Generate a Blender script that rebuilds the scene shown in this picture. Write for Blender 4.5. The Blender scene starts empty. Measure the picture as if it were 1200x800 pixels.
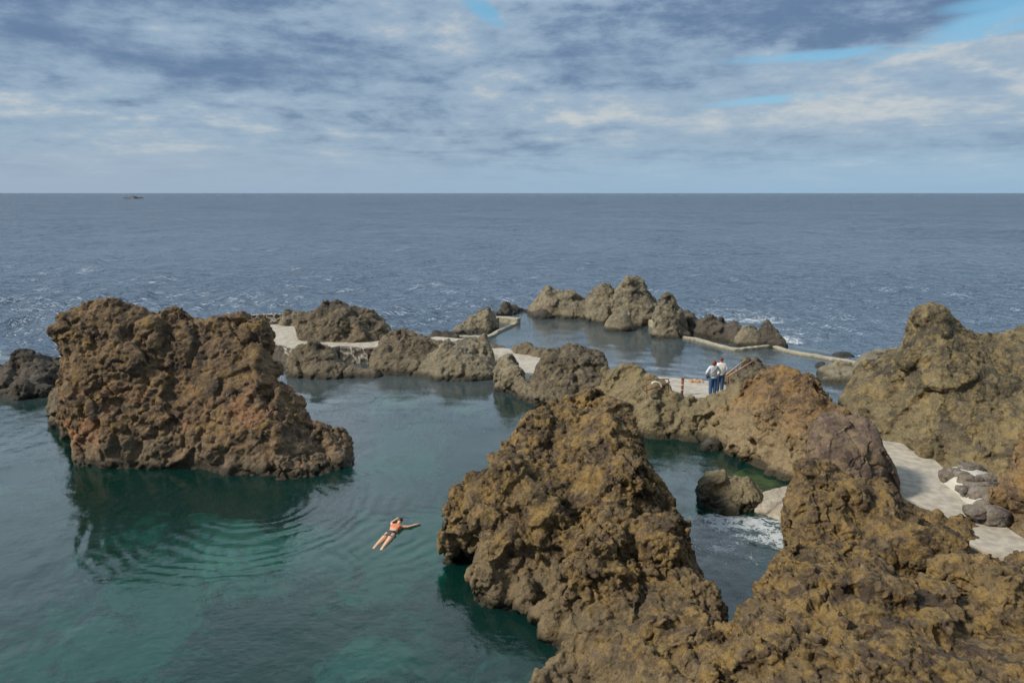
import bpy, bmesh, math, random
import numpy as np
from mathutils import Vector, Matrix

random.seed(7)
rng = np.random.default_rng(7)
R = math.radians
scn = bpy.context.scene

# ------------------------------------------------------------------ camera
CAM_H, FPX = 10.5, 800.0            # metres above the water; focal length in pixels of a 1200 wide frame
PITCH = math.asin(0.2125)
SP, CP = math.sin(PITCH), math.cos(PITCH)
cam_d = bpy.data.cameras.new('camera'); cam = bpy.data.objects.new('camera', cam_d)
scn.collection.objects.link(cam)
cam_d.sensor_width = 36; cam_d.lens = 36 * FPX / 1200
cam_d.clip_start = 0.1; cam_d.clip_end = 60000
cam.location = (0, 0, CAM_H); cam.rotation_euler = (math.pi/2 - PITCH, 0, 0)
scn.camera = cam

# ------------------------------------------------------------------ light
SUN_EL, SUN_AZ = R(40), R(-108)      # azimuth measured from +Y towards +X
sd = bpy.data.lights.new('sun', 'SUN'); sun = bpy.data.objects.new('sun', sd); scn.collection.objects.link(sun)
sd.energy = 4.0; sd.angle = R(8); sd.color = (1.0, 0.91, 0.78)
sv = Vector((math.sin(SUN_AZ)*math.cos(SUN_EL), math.cos(SUN_AZ)*math.cos(SUN_EL), math.sin(SUN_EL)))
sun.rotation_euler = sv.to_track_quat('Z', 'Y').to_euler(); sun.location = sv * 60
scn.view_settings.view_transform = 'Standard'; scn.view_settings.look = 'None'
scn.view_settings.gamma = 1; scn.view_settings.exposure = 0.0
scn.cycles.max_bounces = 8; scn.cycles.transparent_max_bounces = 12
scn.cycles.caustics_reflective = False; scn.cycles.caustics_refractive = False

# ------------------------------------------------------------------ node helper
class NT:
    def __init__(s, tree): s.t = tree; s.n = tree.nodes; s.l = tree.links
    def node(s, ty, **kw):
        n = s.n.new(ty)
        for k, v in kw.items(): setattr(n, k, v)
        return n
    def put(s, sock, v):
        if isinstance(v, bpy.types.NodeSocket): s.l.new(v, sock)
        elif v is not None:
            if isinstance(v, (tuple, list)) and len(v) == 3 and sock.type == 'RGBA': v = (*v, 1)
            sock.default_value = v
    def math(s, op, a, b=None, c=None, clamp=False):
        n = s.node('ShaderNodeMath', operation=op, use_clamp=clamp)
        for i, v in enumerate((a, b, c)):
            if v is not None: s.put(n.inputs[i], v)
        return n.outputs[0]
    def vmath(s, op, a, b=None, out=0):
        n = s.node('ShaderNodeVectorMath', operation=op); s.put(n.inputs[0], a)
        if b is not None: s.put(n.inputs[3] if op == 'SCALE' else n.inputs[1], b)
        return n.outputs[out]
    def noise(s, vec, scale, detail=4, rough=.55, dist=0, color=False):
        n = s.node('ShaderNodeTexNoise'); s.put(n.inputs['Vector'], vec)
        n.inputs['Scale'].default_value = scale; n.inputs['Detail'].default_value = detail
        n.inputs['Roughness'].default_value = rough; n.inputs['Distortion'].default_value = dist
        return n.outputs[1 if color else 0]
    def voro(s, vec, scale, feature='F1', out='Distance', rnd=1.0):
        n = s.node('ShaderNodeTexVoronoi', feature=feature); s.put(n.inputs['Vector'], vec)
        n.inputs['Scale'].default_value = scale; n.inputs['Randomness'].default_value = rnd
        return n.outputs[out]
    def step(s, v, a, b, lo=0., hi=1.):
        n = s.node('ShaderNodeMapRange', interpolation_type='SMOOTHSTEP', clamp=True)
        s.put(n.inputs['Value'], v)
        for i, x in zip(('From Min', 'From Max', 'To Min', 'To Max'), (a, b, lo, hi)): s.put(n.inputs[i], x)
        return n.outputs['Result']
    def mix(s, f, a, b, blend='MIX'):
        n = s.node('ShaderNodeMix', data_type='RGBA', blend_type=blend)
        s.put(n.inputs[0], f); s.put(n.inputs[6], a); s.put(n.inputs[7], b)
        return n.outputs[2]
    def sep(s, v): return s.node_in('ShaderNodeSeparateXYZ', v).outputs
    def node_in(s, ty, v):
        n = s.node(ty); s.put(n.inputs[0], v); return n
    def comb(s, x, y, z):
        n = s.node('ShaderNodeCombineXYZ'); s.put(n.inputs[0], x); s.put(n.inputs[1], y); s.put(n.inputs[2], z); return n.outputs[0]
    def attr(s, name):
        return s.node('ShaderNodeAttribute', attribute_name=name).outputs['Fac']

# ------------------------------------------------------------------ sky
world = bpy.data.worlds.new('World'); scn.world = world; world.use_nodes = True
world.node_tree.nodes.clear(); W = NT(world.node_tree)
SKY = 0.12
sky = W.node('ShaderNodeTexSky', sky_type='NISHITA'); sky.sun_disc = False
sky.sun_elevation = SUN_EL; sky.sun_rotation = SUN_AZ
d = W.node('ShaderNodeTexCoord').outputs['Generated']
dx, dy, dz = W.sep(d)
zc = W.math('MAXIMUM', dz, 0.0)
az = W.math('ARCTAN2', dx, dy); el = W.math('ARCSINE', zc)
inv = W.math('DIVIDE', 1.0, W.math('ADD', zc, 0.075))
cp = W.comb(W.math('MULTIPLY', dx, inv), W.math('MULTIPLY', dy, inv), 0.0)
warp = W.noise(cp, 0.35, 3, .5, color=True)
cpw = W.vmath('ADD', cp, W.vmath('SCALE', W.vmath('SUBTRACT', warp, (.5, .5, .5)), 1.6))
big = W.noise(cpw, 0.30, 6, .55)
med = W.noise(W.vmath('ADD', cpw, (7.3, 2.1, 4.)), 1.0, 8, .62)
fine = W.noise(W.vmath('ADD', W.comb(W.math('MULTIPLY', az, 12), W.math('MULTIPLY', el, 30), W.math('MULTIPLY', big, 2.)), (1.3, 9.1, 2.)), 1.5, 9, .62)
def px_az(x, y):
    X = (x-600)/FPX; Yu = (400-y)/FPX
    return math.atan2(X, CP+Yu*SP), math.asin((-SP+Yu*CP)/math.sqrt(1+X*X+Yu*Yu))
def blob(x, y, wx, wy, tilt=0):
    """soft cloud mass at a fixed compass direction and elevation"""
    a0, e0 = px_az(x, y)
    a = W.math('SUBTRACT', az, a0); e = W.math('SUBTRACT', el, e0)
    e = W.math('SUBTRACT', e, W.math('MULTIPLY', a, tilt))
    wn = W.math('MULTIPLY', W.math('ADD', W.math('SUBTRACT', med, .5), W.math('MULTIPLY', W.math('SUBTRACT', fine, .5), .5)), 1.8)
    q = W.math('ADD', W.math('POWER', W.math('ABSOLUTE', W.math('DIVIDE', a, wx/FPX)), 2), W.math('POWER', W.math('ABSOLUTE', W.math('DIVIDE', e, wy/FPX)), 2))
    return W.step(W.math('ADD', q, wn), 1.5, -.1)
def mx(*a):
    o = a[0]
    for b in a[1:]: o = W.math('MAXIMUM', o, b)
    return o
dark = mx(blob(60, 42, 430, 62, -.02), blob(380, 70, 300, 90, -.25), W.math('MULTIPLY', blob(60, 152, 330, 14), .5), blob(900, 18, 330, 62, .10), blob(720, 70, 150, 42),
          W.math('MULTIPLY', blob(700, 110, 400, 26), .5), blob(855, 70, 45, 30), W.math('MULTIPLY', blob(250, 195, 500, 25), .35),
          W.math('MULTIPLY', blob(1000, 172, 420, 20), .5))
# overhead, out of the picture, the deck stays broken grey
dark = W.math('MULTIPLY', dark, W.step(el, .50, .26))
lite = mx(blob(120, 125, 330, 45, -.12), blob(600, 118, 300, 60), blob(1090, 110, 260, 50, .05), blob(1110, 52, 90, 14, .3), blob(200, 35, 110, 26), blob(500, 45, 90, 40, -.3), W.math('MULTIPLY', blob(130, 168, 150, 16), .9), W.math('MULTIPLY', blob(330, 118, 120, 20), .8), W.math('MULTIPLY', blob(760, 138, 190, 12), .9), W.math('MULTIPLY', blob(1150, 140, 120, 22), .9))
gap = mx(blob(1175, 16, 60, 13, .25), blob(935, 67, 85, 5.5), blob(905, 117, 70, 4.5, .05), blob(567, 13, 26, 11, -.5), blob(1195, 2, 60, 8), blob(985, 64, 40, 5, .1), blob(1130, 46, 80, 5, .15))
c_dark = (1.05, 1.70, 2.85); c_mid = (2.6, 3.55, 4.6); c_lite = (4.7, 5.0, 5.1)
t = W.math('ADD', W.math('MULTIPLY', W.math('SUBTRACT', big, .5), .7), W.math('MULTIPLY', W.math('SUBTRACT', med, .5), 1.35))
t = W.math('ADD', t, W.math('MULTIPLY', W.math('SUBTRACT', fine, .5), 1.35))
t = W.math('ADD', W.math('ADD', t, .36), W.math('MULTIPLY', lite, .30))
t = W.math('SUBTRACT', t, W.math('MULTIPLY', dark, .48))
cl = W.mix(W.step(t, -.35, .45), c_dark, c_mid)
cl = W.mix(W.step(t, .36, .95), cl, c_lite)
cl = W.mix(W.math('MULTIPLY', W.step(el, .243, .285), W.step(el, .90, .58, .10, .95)), cl, W.mix(W.step(med, .35, .65), (7.5, 9.2, 11.0), (11.5, 13.0, 14.5)))      # bright sunlit cloud higher up
cl = W.mix(W.math('MULTIPLY', W.step(dy, .15, -.35), .90), cl, (1.3, 1.5, 1.8))      # unseen sky behind the camera, darkened to cut fill light on the rocks
blue = W.mix(.6, sky.outputs[0], (1.1, 4.3, 6.6))
g = W.math('MULTIPLY', gap, W.step(t, .80, .35))
cl = W.mix(W.math('MULTIPLY', g, .80), cl, blue)
# far low sky: thin bright veil, cloud texture fading out towards the horizon
veil = W.mix(W.step(az, -.6, .5), (2.9, 3.75, 4.75), (2.65, 4.05, 5.4))
veil = W.mix(W.step(el, .0, .05), W.mix(1, veil, (.96, .98, 1.0), 'MULTIPLY'), veil)
cl = W.mix(W.step(el, .008, .085, .93, 0.), cl, veil)
cl = W.mix(.06, cl, sky.outputs[0])
bg = W.node('ShaderNodeBackground'); W.put(bg.inputs[0], cl); bg.inputs[1].default_value = SKY
W.l.new(bg.outputs[0], W.node('ShaderNodeOutputWorld').inputs[0])

# ------------------------------------------------------------------ placing by sight line
def ray(px, py):
    X = (np.asarray(px, float)-600)/FPX; Yu = (400-np.asarray(py, float))/FPX
    return X, CP+Yu*SP, -SP+Yu*CP
def on_z(px, py, z=0.):
    x, y, w = ray(px, py); t = (z-CAM_H)/w
    return np.stack([x*t, y*t, np.full_like(t, z)], -1)
def at_y(px, py, Y):
    x, y, w = ray(px, py); t = Y/y
    return np.stack([x*t, y*t, CAM_H+w*t], -1)

# ------------------------------------------------------------------ numpy noise
def _hash(ix, iy, iz, seed):
    h = (ix.astype(np.int64)*73856093) ^ (iy.astype(np.int64)*19349663) ^ (iz.astype(np.int64)*83492791) ^ (seed*2654435761 & 0x7fffffff)
    h = h.astype(np.uint32); h ^= h >> np.uint32(16); h *= np.uint32(0x7feb352d); h ^= h >> np.uint32(15); h *= np.uint32(0x846ca68b); h ^= h >> np.uint32(16)
    return h
def vnoise(P, seed=0):
    I = np.floor(P); F = P-I; I = I.astype(np.int64); F = F*F*F*(F*(F*6-15)+10)
    o = 0
    for a in (0, 1):
        for b in (0, 1):
            for c in (0, 1):
                v = _hash(I[:, 0]+a, I[:, 1]+b, I[:, 2]+c, seed)/4294967295.0
                w = (F[:, 0] if a else 1-F[:, 0])*(F[:, 1] if b else 1-F[:, 1])*(F[:, 2] if c else 1-F[:, 2])
                o = o+v*w
    return o*2-1
def fbm(P, seed=0, octv=4, gain=.5):
    o = 0; a = 1.; n = 0
    for i in range(octv):
        o = o+a*vnoise(P*(2.03**i)+i*17.3, seed+i); n += a; a *= gain
    return o/n
def worley(P, seed=0):
    I = np.floor(P).astype(np.int64)
    f1 = np.full(len(P), 9.); f2 = np.full(len(P), 9.); cid = np.zeros(len(P))
    for a in (-1, 0, 1):
        for b in (-1, 0, 1):
            for c in (-1, 0, 1):
                h = _hash(I[:, 0]+a, I[:, 1]+b, I[:, 2]+c, seed)
                q = np.stack([I[:, 0]+a+(h & 1023)/1023., I[:, 1]+b+((h >> np.uint32(10)) & 1023)/1023., I[:, 2]+c+((h >> np.uint32(20)) & 1023)/1023.], -1)
                dd = np.sqrt(((q-P)**2).sum(1))
                nw = dd < f1
                f2 = np.where(nw, f1, np.minimum(f2, dd)); cid = np.where(nw, (h % 997)/997., cid); f1 = np.where(nw, dd, f1)
    return f1, f2, cid
def facets(P, seed, k=1.):
    """tilted flat faces: every cell gets its own plane"""
    I = np.floor(P).astype(np.int64); f1 = np.full(len(P), 9.); out = np.zeros(len(P))
    for a in (-1, 0, 1):
        for b in (-1, 0, 1):
            for c in (-1, 0, 1):
                h = _hash(I[:, 0]+a, I[:, 1]+b, I[:, 2]+c, seed); h2 = _hash(I[:, 0]+a, I[:, 1]+b, I[:, 2]+c, seed+77)
                dv = P-np.stack([I[:, 0]+a+(h & 1023)/1023., I[:, 1]+b+((h >> np.uint32(10)) & 1023)/1023., I[:, 2]+c+((h >> np.uint32(20)) & 1023)/1023.], -1)
                dd = (dv**2).sum(1); nw = dd < f1
                g = dv[:, 0]*((h2 & 1023)/511.-1)+dv[:, 1]*(((h2 >> np.uint32(10)) & 1023)/511.-1)+dv[:, 2]*(((h2 >> np.uint32(20)) & 1023)/511.-1)
                out = np.where(nw, g+.35*((h2 % 991)/495.-1), out); f1 = np.where(nw, dd, f1)
    return out*k
def sstep(x, a, b):
    t = np.clip((x-a)/(b-a), 0, 1); return t*t*(3-2*t)

# ------------------------------------------------------------------ object helpers
def tag(o, label=None, cat=None, group=None, kind=None):
    if label: o['label'] = label
    if cat: o['category'] = cat
    if group: o['group'] = group
    if kind: o['kind'] = kind
    return o
def link(name, me, mat=None, parent=None, smooth=True):
    o = bpy.data.objects.new(name, me); scn.collection.objects.link(o)
    if mat: me.materials.clear(); me.materials.append(mat)
    if smooth: me.polygons.foreach_set('use_smooth', np.ones(len(me.polygons), bool))
    if parent: o.parent = parent
    return o
def mesh(name, V, F):
    me = bpy.data.meshes.new(name); me.from_pydata([tuple(map(float, v)) for v in V], [], [tuple(int(i) for i in f) for f in F]); me.update(); return me
def gridmesh(name, P):
    """P: (rows, cols, 3) array -> quad mesh, fast"""
    r, c = P.shape[:2]
    idx = np.arange(r*c).reshape(r, c)
    q = np.stack([idx[:-1, :-1], idx[:-1, 1:], idx[1:, 1:], idx[1:, :-1]], -1).reshape(-1, 4)
    me = bpy.data.meshes.new(name)
    me.vertices.add(r*c); me.vertices.foreach_set('co', P.reshape(-1).astype(np.float32))
    me.loops.add(q.size); me.loops.foreach_set('vertex_index', q.reshape(-1).astype(np.int32))
    me.polygons.add(len(q)); me.polygons.foreach_set('loop_start', (np.arange(len(q))*4).astype(np.int32))
    me.update(calc_edges=True); return me
def setattr_f(me, name, v):
    a = me.attributes.new(name, 'FLOAT', 'POINT'); a.data.foreach_set('value', np.asarray(v, np.float32))
def verts(me):
    a = np.empty(len(me.vertices)*3, np.float32); me.vertices.foreach_get('co', a); return a.reshape(-1, 3).astype(float)
def norms(me):
    a = np.empty(len(me.vertices)*3, np.float32); me.vertices.foreach_get('normal', a); return a.reshape(-1, 3).astype(float)
def setv(me, V): me.vertices.foreach_set('co', V.reshape(-1).astype(np.float32)); me.update()
def recentre(o):
    V = verts(o.data); c = V.mean(0); c[2] = V[:, 2].min()
    setv(o.data, V-c); o.location = Vector(c)
def apply_mods(o):
    dg = bpy.context.evaluated_depsgraph_get(); dg.update()
    me = bpy.data.meshes.new_from_object(o.evaluated_get(dg)); o.modifiers.clear(); o.data = me; return me

# ------------------------------------------------------------------ materials
def new_mat(name):
    m = bpy.data.materials.new(name); m.use_nodes = True; m.node_tree.nodes.clear(); return m, NT(m.node_tree)
def plain(name, col, rough=.7, bump=0., bscale=40., var=.15, metal=0.):
    m, T = new_mat(name); p = T.node('ShaderNodeNewGeometry').outputs['Position']
    n = T.noise(p, bscale*.4, 4)
    c = T.mix(T.step(n, .3, .7), tuple(x*(1-var) for x in col), tuple(min(1, x*(1+var)) for x in col))
    b = T.node('ShaderNodeBsdfPrincipled'); T.put(b.inputs['Base Color'], c); b.inputs['Roughness'].default_value = rough; b.inputs['Metallic'].default_value = metal
    if bump:
        bn = T.node('ShaderNodeBump'); bn.inputs['Strength'].default_value = bump; bn.inputs['Distance'].default_value = .02
        T.put(bn.inputs['Height'], T.noise(p, bscale, 5)); T.l.new(bn.outputs[0], b.inputs['Normal'])
    T.l.new(b.outputs[0], T.node('ShaderNodeOutputMaterial').inputs[0]); return m

def rock_mat(name, base, dark, ochre, low, ochre_amt=.5, low_z=(.4, 1.6), wet=True, orange=None, mortar=False, smooth=False, bstr=.7):
    m, T = new_mat(name); p = T.node('ShaderNodeNewGeometry').outputs['Position']
    pw = T.vmath('ADD', p, T.vmath('SCALE', T.vmath('SUBTRACT', T.noise(p, .9, 3, color=True), (.5, .5, .5)), .8))
    z = T.sep(p)[2]
    nb = T.noise(pw, .55, 5, .6); nm = T.noise(T.vmath('ADD', pw, (5, 5, 5)), 1.9, 6, .65); nf = T.noise(p, 11, 5, .7)
    c = T.mix(T.step(T.math('ADD', nb, T.math('MULTIPLY', T.math('SUBTRACT', nf, .5), .5)), .38, .62), dark, base)
    th = .62-.22*ochre_amt
    c = T.mix(T.math('MULTIPLY', T.step(T.math('ADD', nm, T.math('MULTIPLY', T.math('SUBTRACT', nf, .5), .35)), th-.08, th+.10), .85), c, ochre)
    if orange:
        no = T.noise(T.vmath('ADD', pw, (15, 3, 9)), .75, 5, .6)
        c = T.mix(T.math('MULTIPLY', T.step(T.math('ADD', no, T.math('MULTIPLY', T.math('SUBTRACT', nf, .5), .3)), .50, .62), T.step(z, 4.2, .8)), c, orange)
    nk = T.noise(T.vmath('ADD', pw, (31, 7, 19)), 1.25, 7, .68)
    c = T.mix(T.step(nk, .545, .62, 0, .80), c, (dark[0]*.5, dark[1]*.53, dark[2]*.58))
    # purple and grey clasts set in the ash
    vc = T.voro(T.vmath('ADD', pw, T.vmath('SCALE', T.noise(p, 6, 3, color=True), .06)), 5.5, out='Color')
    vs = T.sep(vc)
    c = T.mix(T.step(vs[0], .80, .86, 0, .55), c, (dark[0]*1.15+.012, dark[1]*1.05+.010, dark[2]*1.15+.012))
    c = T.mix(T.step(vs[1], .86, .93, 0, .45), c, (base[0]*1.45, base[1]*1.45, base[2]*1.5))
    lo = T.math('MULTIPLY', T.step(T.math('ADD', z, T.math('MULTIPLY', T.math('SUBTRACT', nb, .5), 2.2)), low_z[1], low_z[0]), .75)
    c = T.mix(lo, c, low)
    # speckle and grain
    c = T.mix(1, c, T.mix(T.noise(p, 30, 5, .75), (.22, .21, .20), (1.95, 1.97, 2.0)), 'MULTIPLY')
    c = T.mix(1, c, T.mix(T.noise(T.vmath('ADD', p, (3, 8, 1)), 4.5, 6, .7), (.40, .39, .37), (1.75, 1.74, 1.70)), 'MULTIPLY')
    sp = T.step(T.voro(p, 17), .10, .05); sp = T.math('MULTIPLY', sp, T.step(T.noise(p, 2.3, 3), .52, .64))
    c = T.mix(T.math('MULTIPLY', sp, .6), c, (.36, .35, .32))
    rough = .88
    if mortar:
        c = T.mix(T.attr('mortar'), c, T.mix(T.noise(p, 12, 4), (.50, .48, .42), (.70, .68, .62)))
    b = T.node('ShaderNodeBsdfPrincipled')
    if wet:
        wz = T.math('ADD', z, T.math('MULTIPLY', T.math('SUBTRACT', T.noise(p, 1.3, 4), .5), .35))
        wf = T.step(wz, .42, .16)
        c = T.mix(T.math('MULTIPLY', wf, .82), c, (.022, .022, .014))
        c = T.mix(T.step(z, .02, -.25), c, T.mix(T.step(nm, .45, .6), (.03, .032, .012), (.10, .085, .035)))
        T.put(b.inputs['Roughness'], T.math('SUBTRACT', rough, T.math('MULTIPLY', wf, .45)))
    else: b.inputs['Roughness'].default_value = rough
    T.put(b.inputs['Base Color'], c)
    b.inputs['Specular IOR Level'].default_value = .3
    pv = T.vmath('ADD', p, T.vmath('SCALE', T.noise(p, 5, 3, color=True), .12))
    k = .25 if smooth else 1.
    h = T.math('MULTIPLY', T.noise(p, 8, 9, .74), 1.1)
    h = T.math('ADD', h, T.math('MULTIPLY', T.sep(T.voro(pv, 8, out='Color'))[0], .26*k))
    h = T.math('ADD', h, T.math('MULTIPLY', T.sep(T.voro(pv, 19, out='Color'))[1], .16*k))
    h = T.math('ADD', h, T.math('MULTIPLY', T.voro(pv, 13), -.35*k))
    bn = T.node('ShaderNodeBump'); bn.inputs['Strength'].default_value = bstr; bn.inputs['Distance'].default_value = .13
    T.put(bn.inputs['Height'], h); T.l.new(bn.outputs[0], b.inputs['Normal'])
    T.l.new(b.outputs[0], T.node('ShaderNodeOutputMaterial').inputs[0]); return m

M = {}
M['ochre'] = rock_mat('ochre_tuff', (0.149, 0.108, 0.057), (0.058, 0.043, 0.029), (0.231, 0.156, 0.058), (0.159, 0.126, 0.077), .55)
M['orange'] = rock_mat('rusty_tuff', (0.172, 0.119, 0.070), (0.076, 0.058, 0.042), (0.216, 0.143, 0.058), (0.180, 0.143, 0.098), .4, orange=(0.295, 0.157, 0.082))
M['red'] = rock_mat('red_ochre_tuff', (0.188, 0.128, 0.070), (0.088, 0.062, 0.041), (0.248, 0.156, 0.062), (0.240, 0.195, 0.120), .55, low_z=(1.0, 2.6))
M['olive'] = rock_mat('olive_tuff', (0.160, 0.131, 0.077), (0.068, 0.059, 0.041), (0.224, 0.171, 0.077), (0.216, 0.179, 0.106), .45, low_z=(1.2, 3.2))
M['brown'] = rock_mat('brown_basalt', (0.152, 0.128, 0.088), (0.068, 0.059, 0.046), (0.172, 0.135, 0.077), (0.160, 0.135, 0.095), .35)
M['grey'] = rock_mat('grey_basalt', (0.216, 0.191, 0.138), (0.100, 0.092, 0.071), (0.232, 0.191, 0.113), (0.200, 0.175, 0.124), .4)
M['dark'] = rock_mat('dark_basalt', (0.096, 0.083, 0.067), (0.040, 0.037, 0.034), (0.120, 0.099, 0.070), (0.080, 0.071, 0.058), .3)
M['purple'] = rock_mat('purple_basalt', (.165, .115, .085), (.095, .070, .056), (.20, .150, .09), (.15, .12, .09), .55, wet=False, smooth=True, bstr=.7)
M['shelf'] = rock_mat('pale_shelf_rock', (.36, .32, .26), (.15, .13, .10), (.42, .38, .31), (.30, .27, .22), .6, wet=False, smooth=True, bstr=.5)
M['stone'] = rock_mat('mortared_stone', (0.17, 0.155, 0.13), (0.060, 0.054, 0.050), (0.144, 0.120, 0.088), (0.112, 0.096, 0.080), .4, wet=False, mortar=True, smooth=True, bstr=.5)
M['concrete'] = plain('pale_concrete', (.40, .365, .30), .9, .5, 9, .20)
M['mortar'] = plain('white_mortar', (.50, .48, .42), .9, .4, 14, .12)
M['stonep'] = rock_mat('dark_field_stone', (.19, .168, .142), (.095, .084, .075), (.16, .135, .10), (.12, .10, .088), .4, wet=False, smooth=True, bstr=.6)
M['edge'] = plain('worn_concrete', (.34, .31, .235), .9, .4, 14, .22)

# ------------------------------------------------------------------ rocks
def cr(A, n):
    """Catmull-Rom resample along axis 0"""
    A = np.asarray(A, float); k = len(A)
    E = np.concatenate([2*A[:1]-A[1:2], A, 2*A[-1:]-A[-2:-1]])
    out = []
    for i in range(k-1):
        p0, p1, p2, p3 = E[i], E[i+1], E[i+2], E[i+3]
        for j in range(n):
            t = j/n
            out.append(.5*((2*p1)+(-p0+p2)*t+(2*p0-5*p1+4*p2-p3)*t*t+(-p0+3*p1-3*p2+p3)*t**3))
    out.append(A[-1]); return np.array(out)

def shell(rings):
    """closed rings (list of (m,3)) -> capped closed tube"""
    n, m = len(rings), len(rings[0]); V = [v for r in rings for v in r]; F = []
    for i in range(n-1):
        for j in range(m):
            k = (j+1) % m
            F.append((i*m+j, i*m+k, (i+1)*m+k, (i+1)*m+j))
    a = len(V); V.append(np.mean(rings[0], 0)); b = len(V); V.append(np.mean(rings[-1], 0))
    for j in range(m):
        k = (j+1) % m
        F.append((a, k, j)); F.append((b, (n-1)*m+j, (n-1)*m+k))
    return V, F

def loft(cols, zb=0., bulge=.6, back=.9, depth=None, bump_n=10, lump=(.10, .22), seed=1):
    """cols: (base px, base py, crest px, crest py, metres from base back to crest).  Returns V, F of closed pieces"""
    depth = -3.6 if depth is None else depth
    c = np.array(cols, float)
    B = on_z(c[:, 0], c[:, 1], zb); C = at_y(c[:, 2], c[:, 3], B[:, 1]+c[:, 4])
    B, C = cr(B, 5), cr(C, 5); B[:, 2] = zb
    C[:, 2] = np.maximum(C[:, 2], zb+.05)
    rings = []; fr = []
    for b, q in zip(B, C):
        hz = q[2]-zb; dirn = np.array([q[0], q[1], 0.]); dirn /= np.linalg.norm(dirn)
        w = q-b; arc = []
        for i in range(9):
            th = i/8*math.pi/2
            lin = i/8; e_h = 1-math.cos(th); e_v = math.sin(th)
            fh = lin+(e_h-lin)*bulge; fv = lin+(e_v-lin)*bulge
            arc.append(np.array([b[0]+w[0]*fh*.7+w[0]*fv*.3, b[1]+w[1]*fh, zb+w[2]*fv]))
        fr.append(arc)
        bk = back*hz+.35
        ring = [b+np.array([0, 0, depth-zb])-dirn*.25]+[b+np.array([0, 0, -.5])-dirn*.05]+arc
        for i in range(1, 6):
            u = i/5
            ring.append(q+dirn*bk*(u*.75+.25*math.sin(u*math.pi/2))+np.array([0, 0, -(hz+.3)*(u**1.25)]))
        k = ring[-1]; ring.append(np.array([k[0], k[1], depth]))
        rings.append(np.array(ring))
    out = [shell(rings)]
    rs = random.Random(seed)
    for _ in range(bump_n):
        i = rs.randrange(2, len(fr)-2) if len(fr) > 5 else 0
        arc = fr[i]; j = rs.randrange(0, 8)
        hz = arc[-1][2]-zb
        if hz < .35: continue
        r = hz*rs.uniform(*lump)+.08
        p = arc[j]+np.array([0, r*.62, -r*.25])
        out.append(ball(p, (r*rs.uniform(.8, 1.4), r*rs.uniform(.8, 1.2), r*rs.uniform(.8, 1.5))))
    return out

_ico = None
def ball(p, r):
    global _ico
    if _ico is None:
        bm = bmesh.new(); bmesh.ops.create_icosphere(bm, subdivisions=2, radius=1)
        _ico = (np.array([v.co[:] for v in bm.verts]), [tuple(v.index for v in f.verts) for f in bm.faces]); bm.free()
    return list(_ico[0]*np.array(r)+np.array(p)), _ico[1]
def pball(px, py, Y, r):
    """ball centred on a sight line at depth Y"""
    return ball(at_y(px, py, Y), r)
def patch(rows, depth=-3.6, n=6):
    """rows (back to front) of (px, py, Y); closed downwards"""
    G = np.array([[at_y(*p) for p in r] for r in rows])
    G = cr(G, n); G = np.swapaxes(cr(np.swapaxes(G, 0, 1), n), 0, 1)
    r, c = G.shape[:2]; Bm = G.copy(); Bm[..., 2] = depth
    V = list(G.reshape(-1, 3))+list(Bm.reshape(-1, 3)); F = []; o = r*c
    for i in range(r-1):
        for j in range(c-1):
            a, b_, c_, d_ = i*c+j, i*c+j+1, (i+1)*c+j+1, (i+1)*c+j
            F.append((a, b_, c_, d_)); F.append((o+d_, o+c_, o+b_, o+a))
    rim = [(0, j) for j in range(c)]+[(i, c-1) for i in range(1, r)]+[(r-1, j) for j in range(c-2, -1, -1)]+[(i, 0) for i in range(r-2, 0, -1)]
    for k in range(len(rim)):
        a = rim[k][0]*c+rim[k][1]; b_ = rim[(k+1) % len(rim)][0]*c+rim[(k+1) % len(rim)][1]
        F.append((b_, a, o+a, o+b_))
    return [(V, F)]

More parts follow.
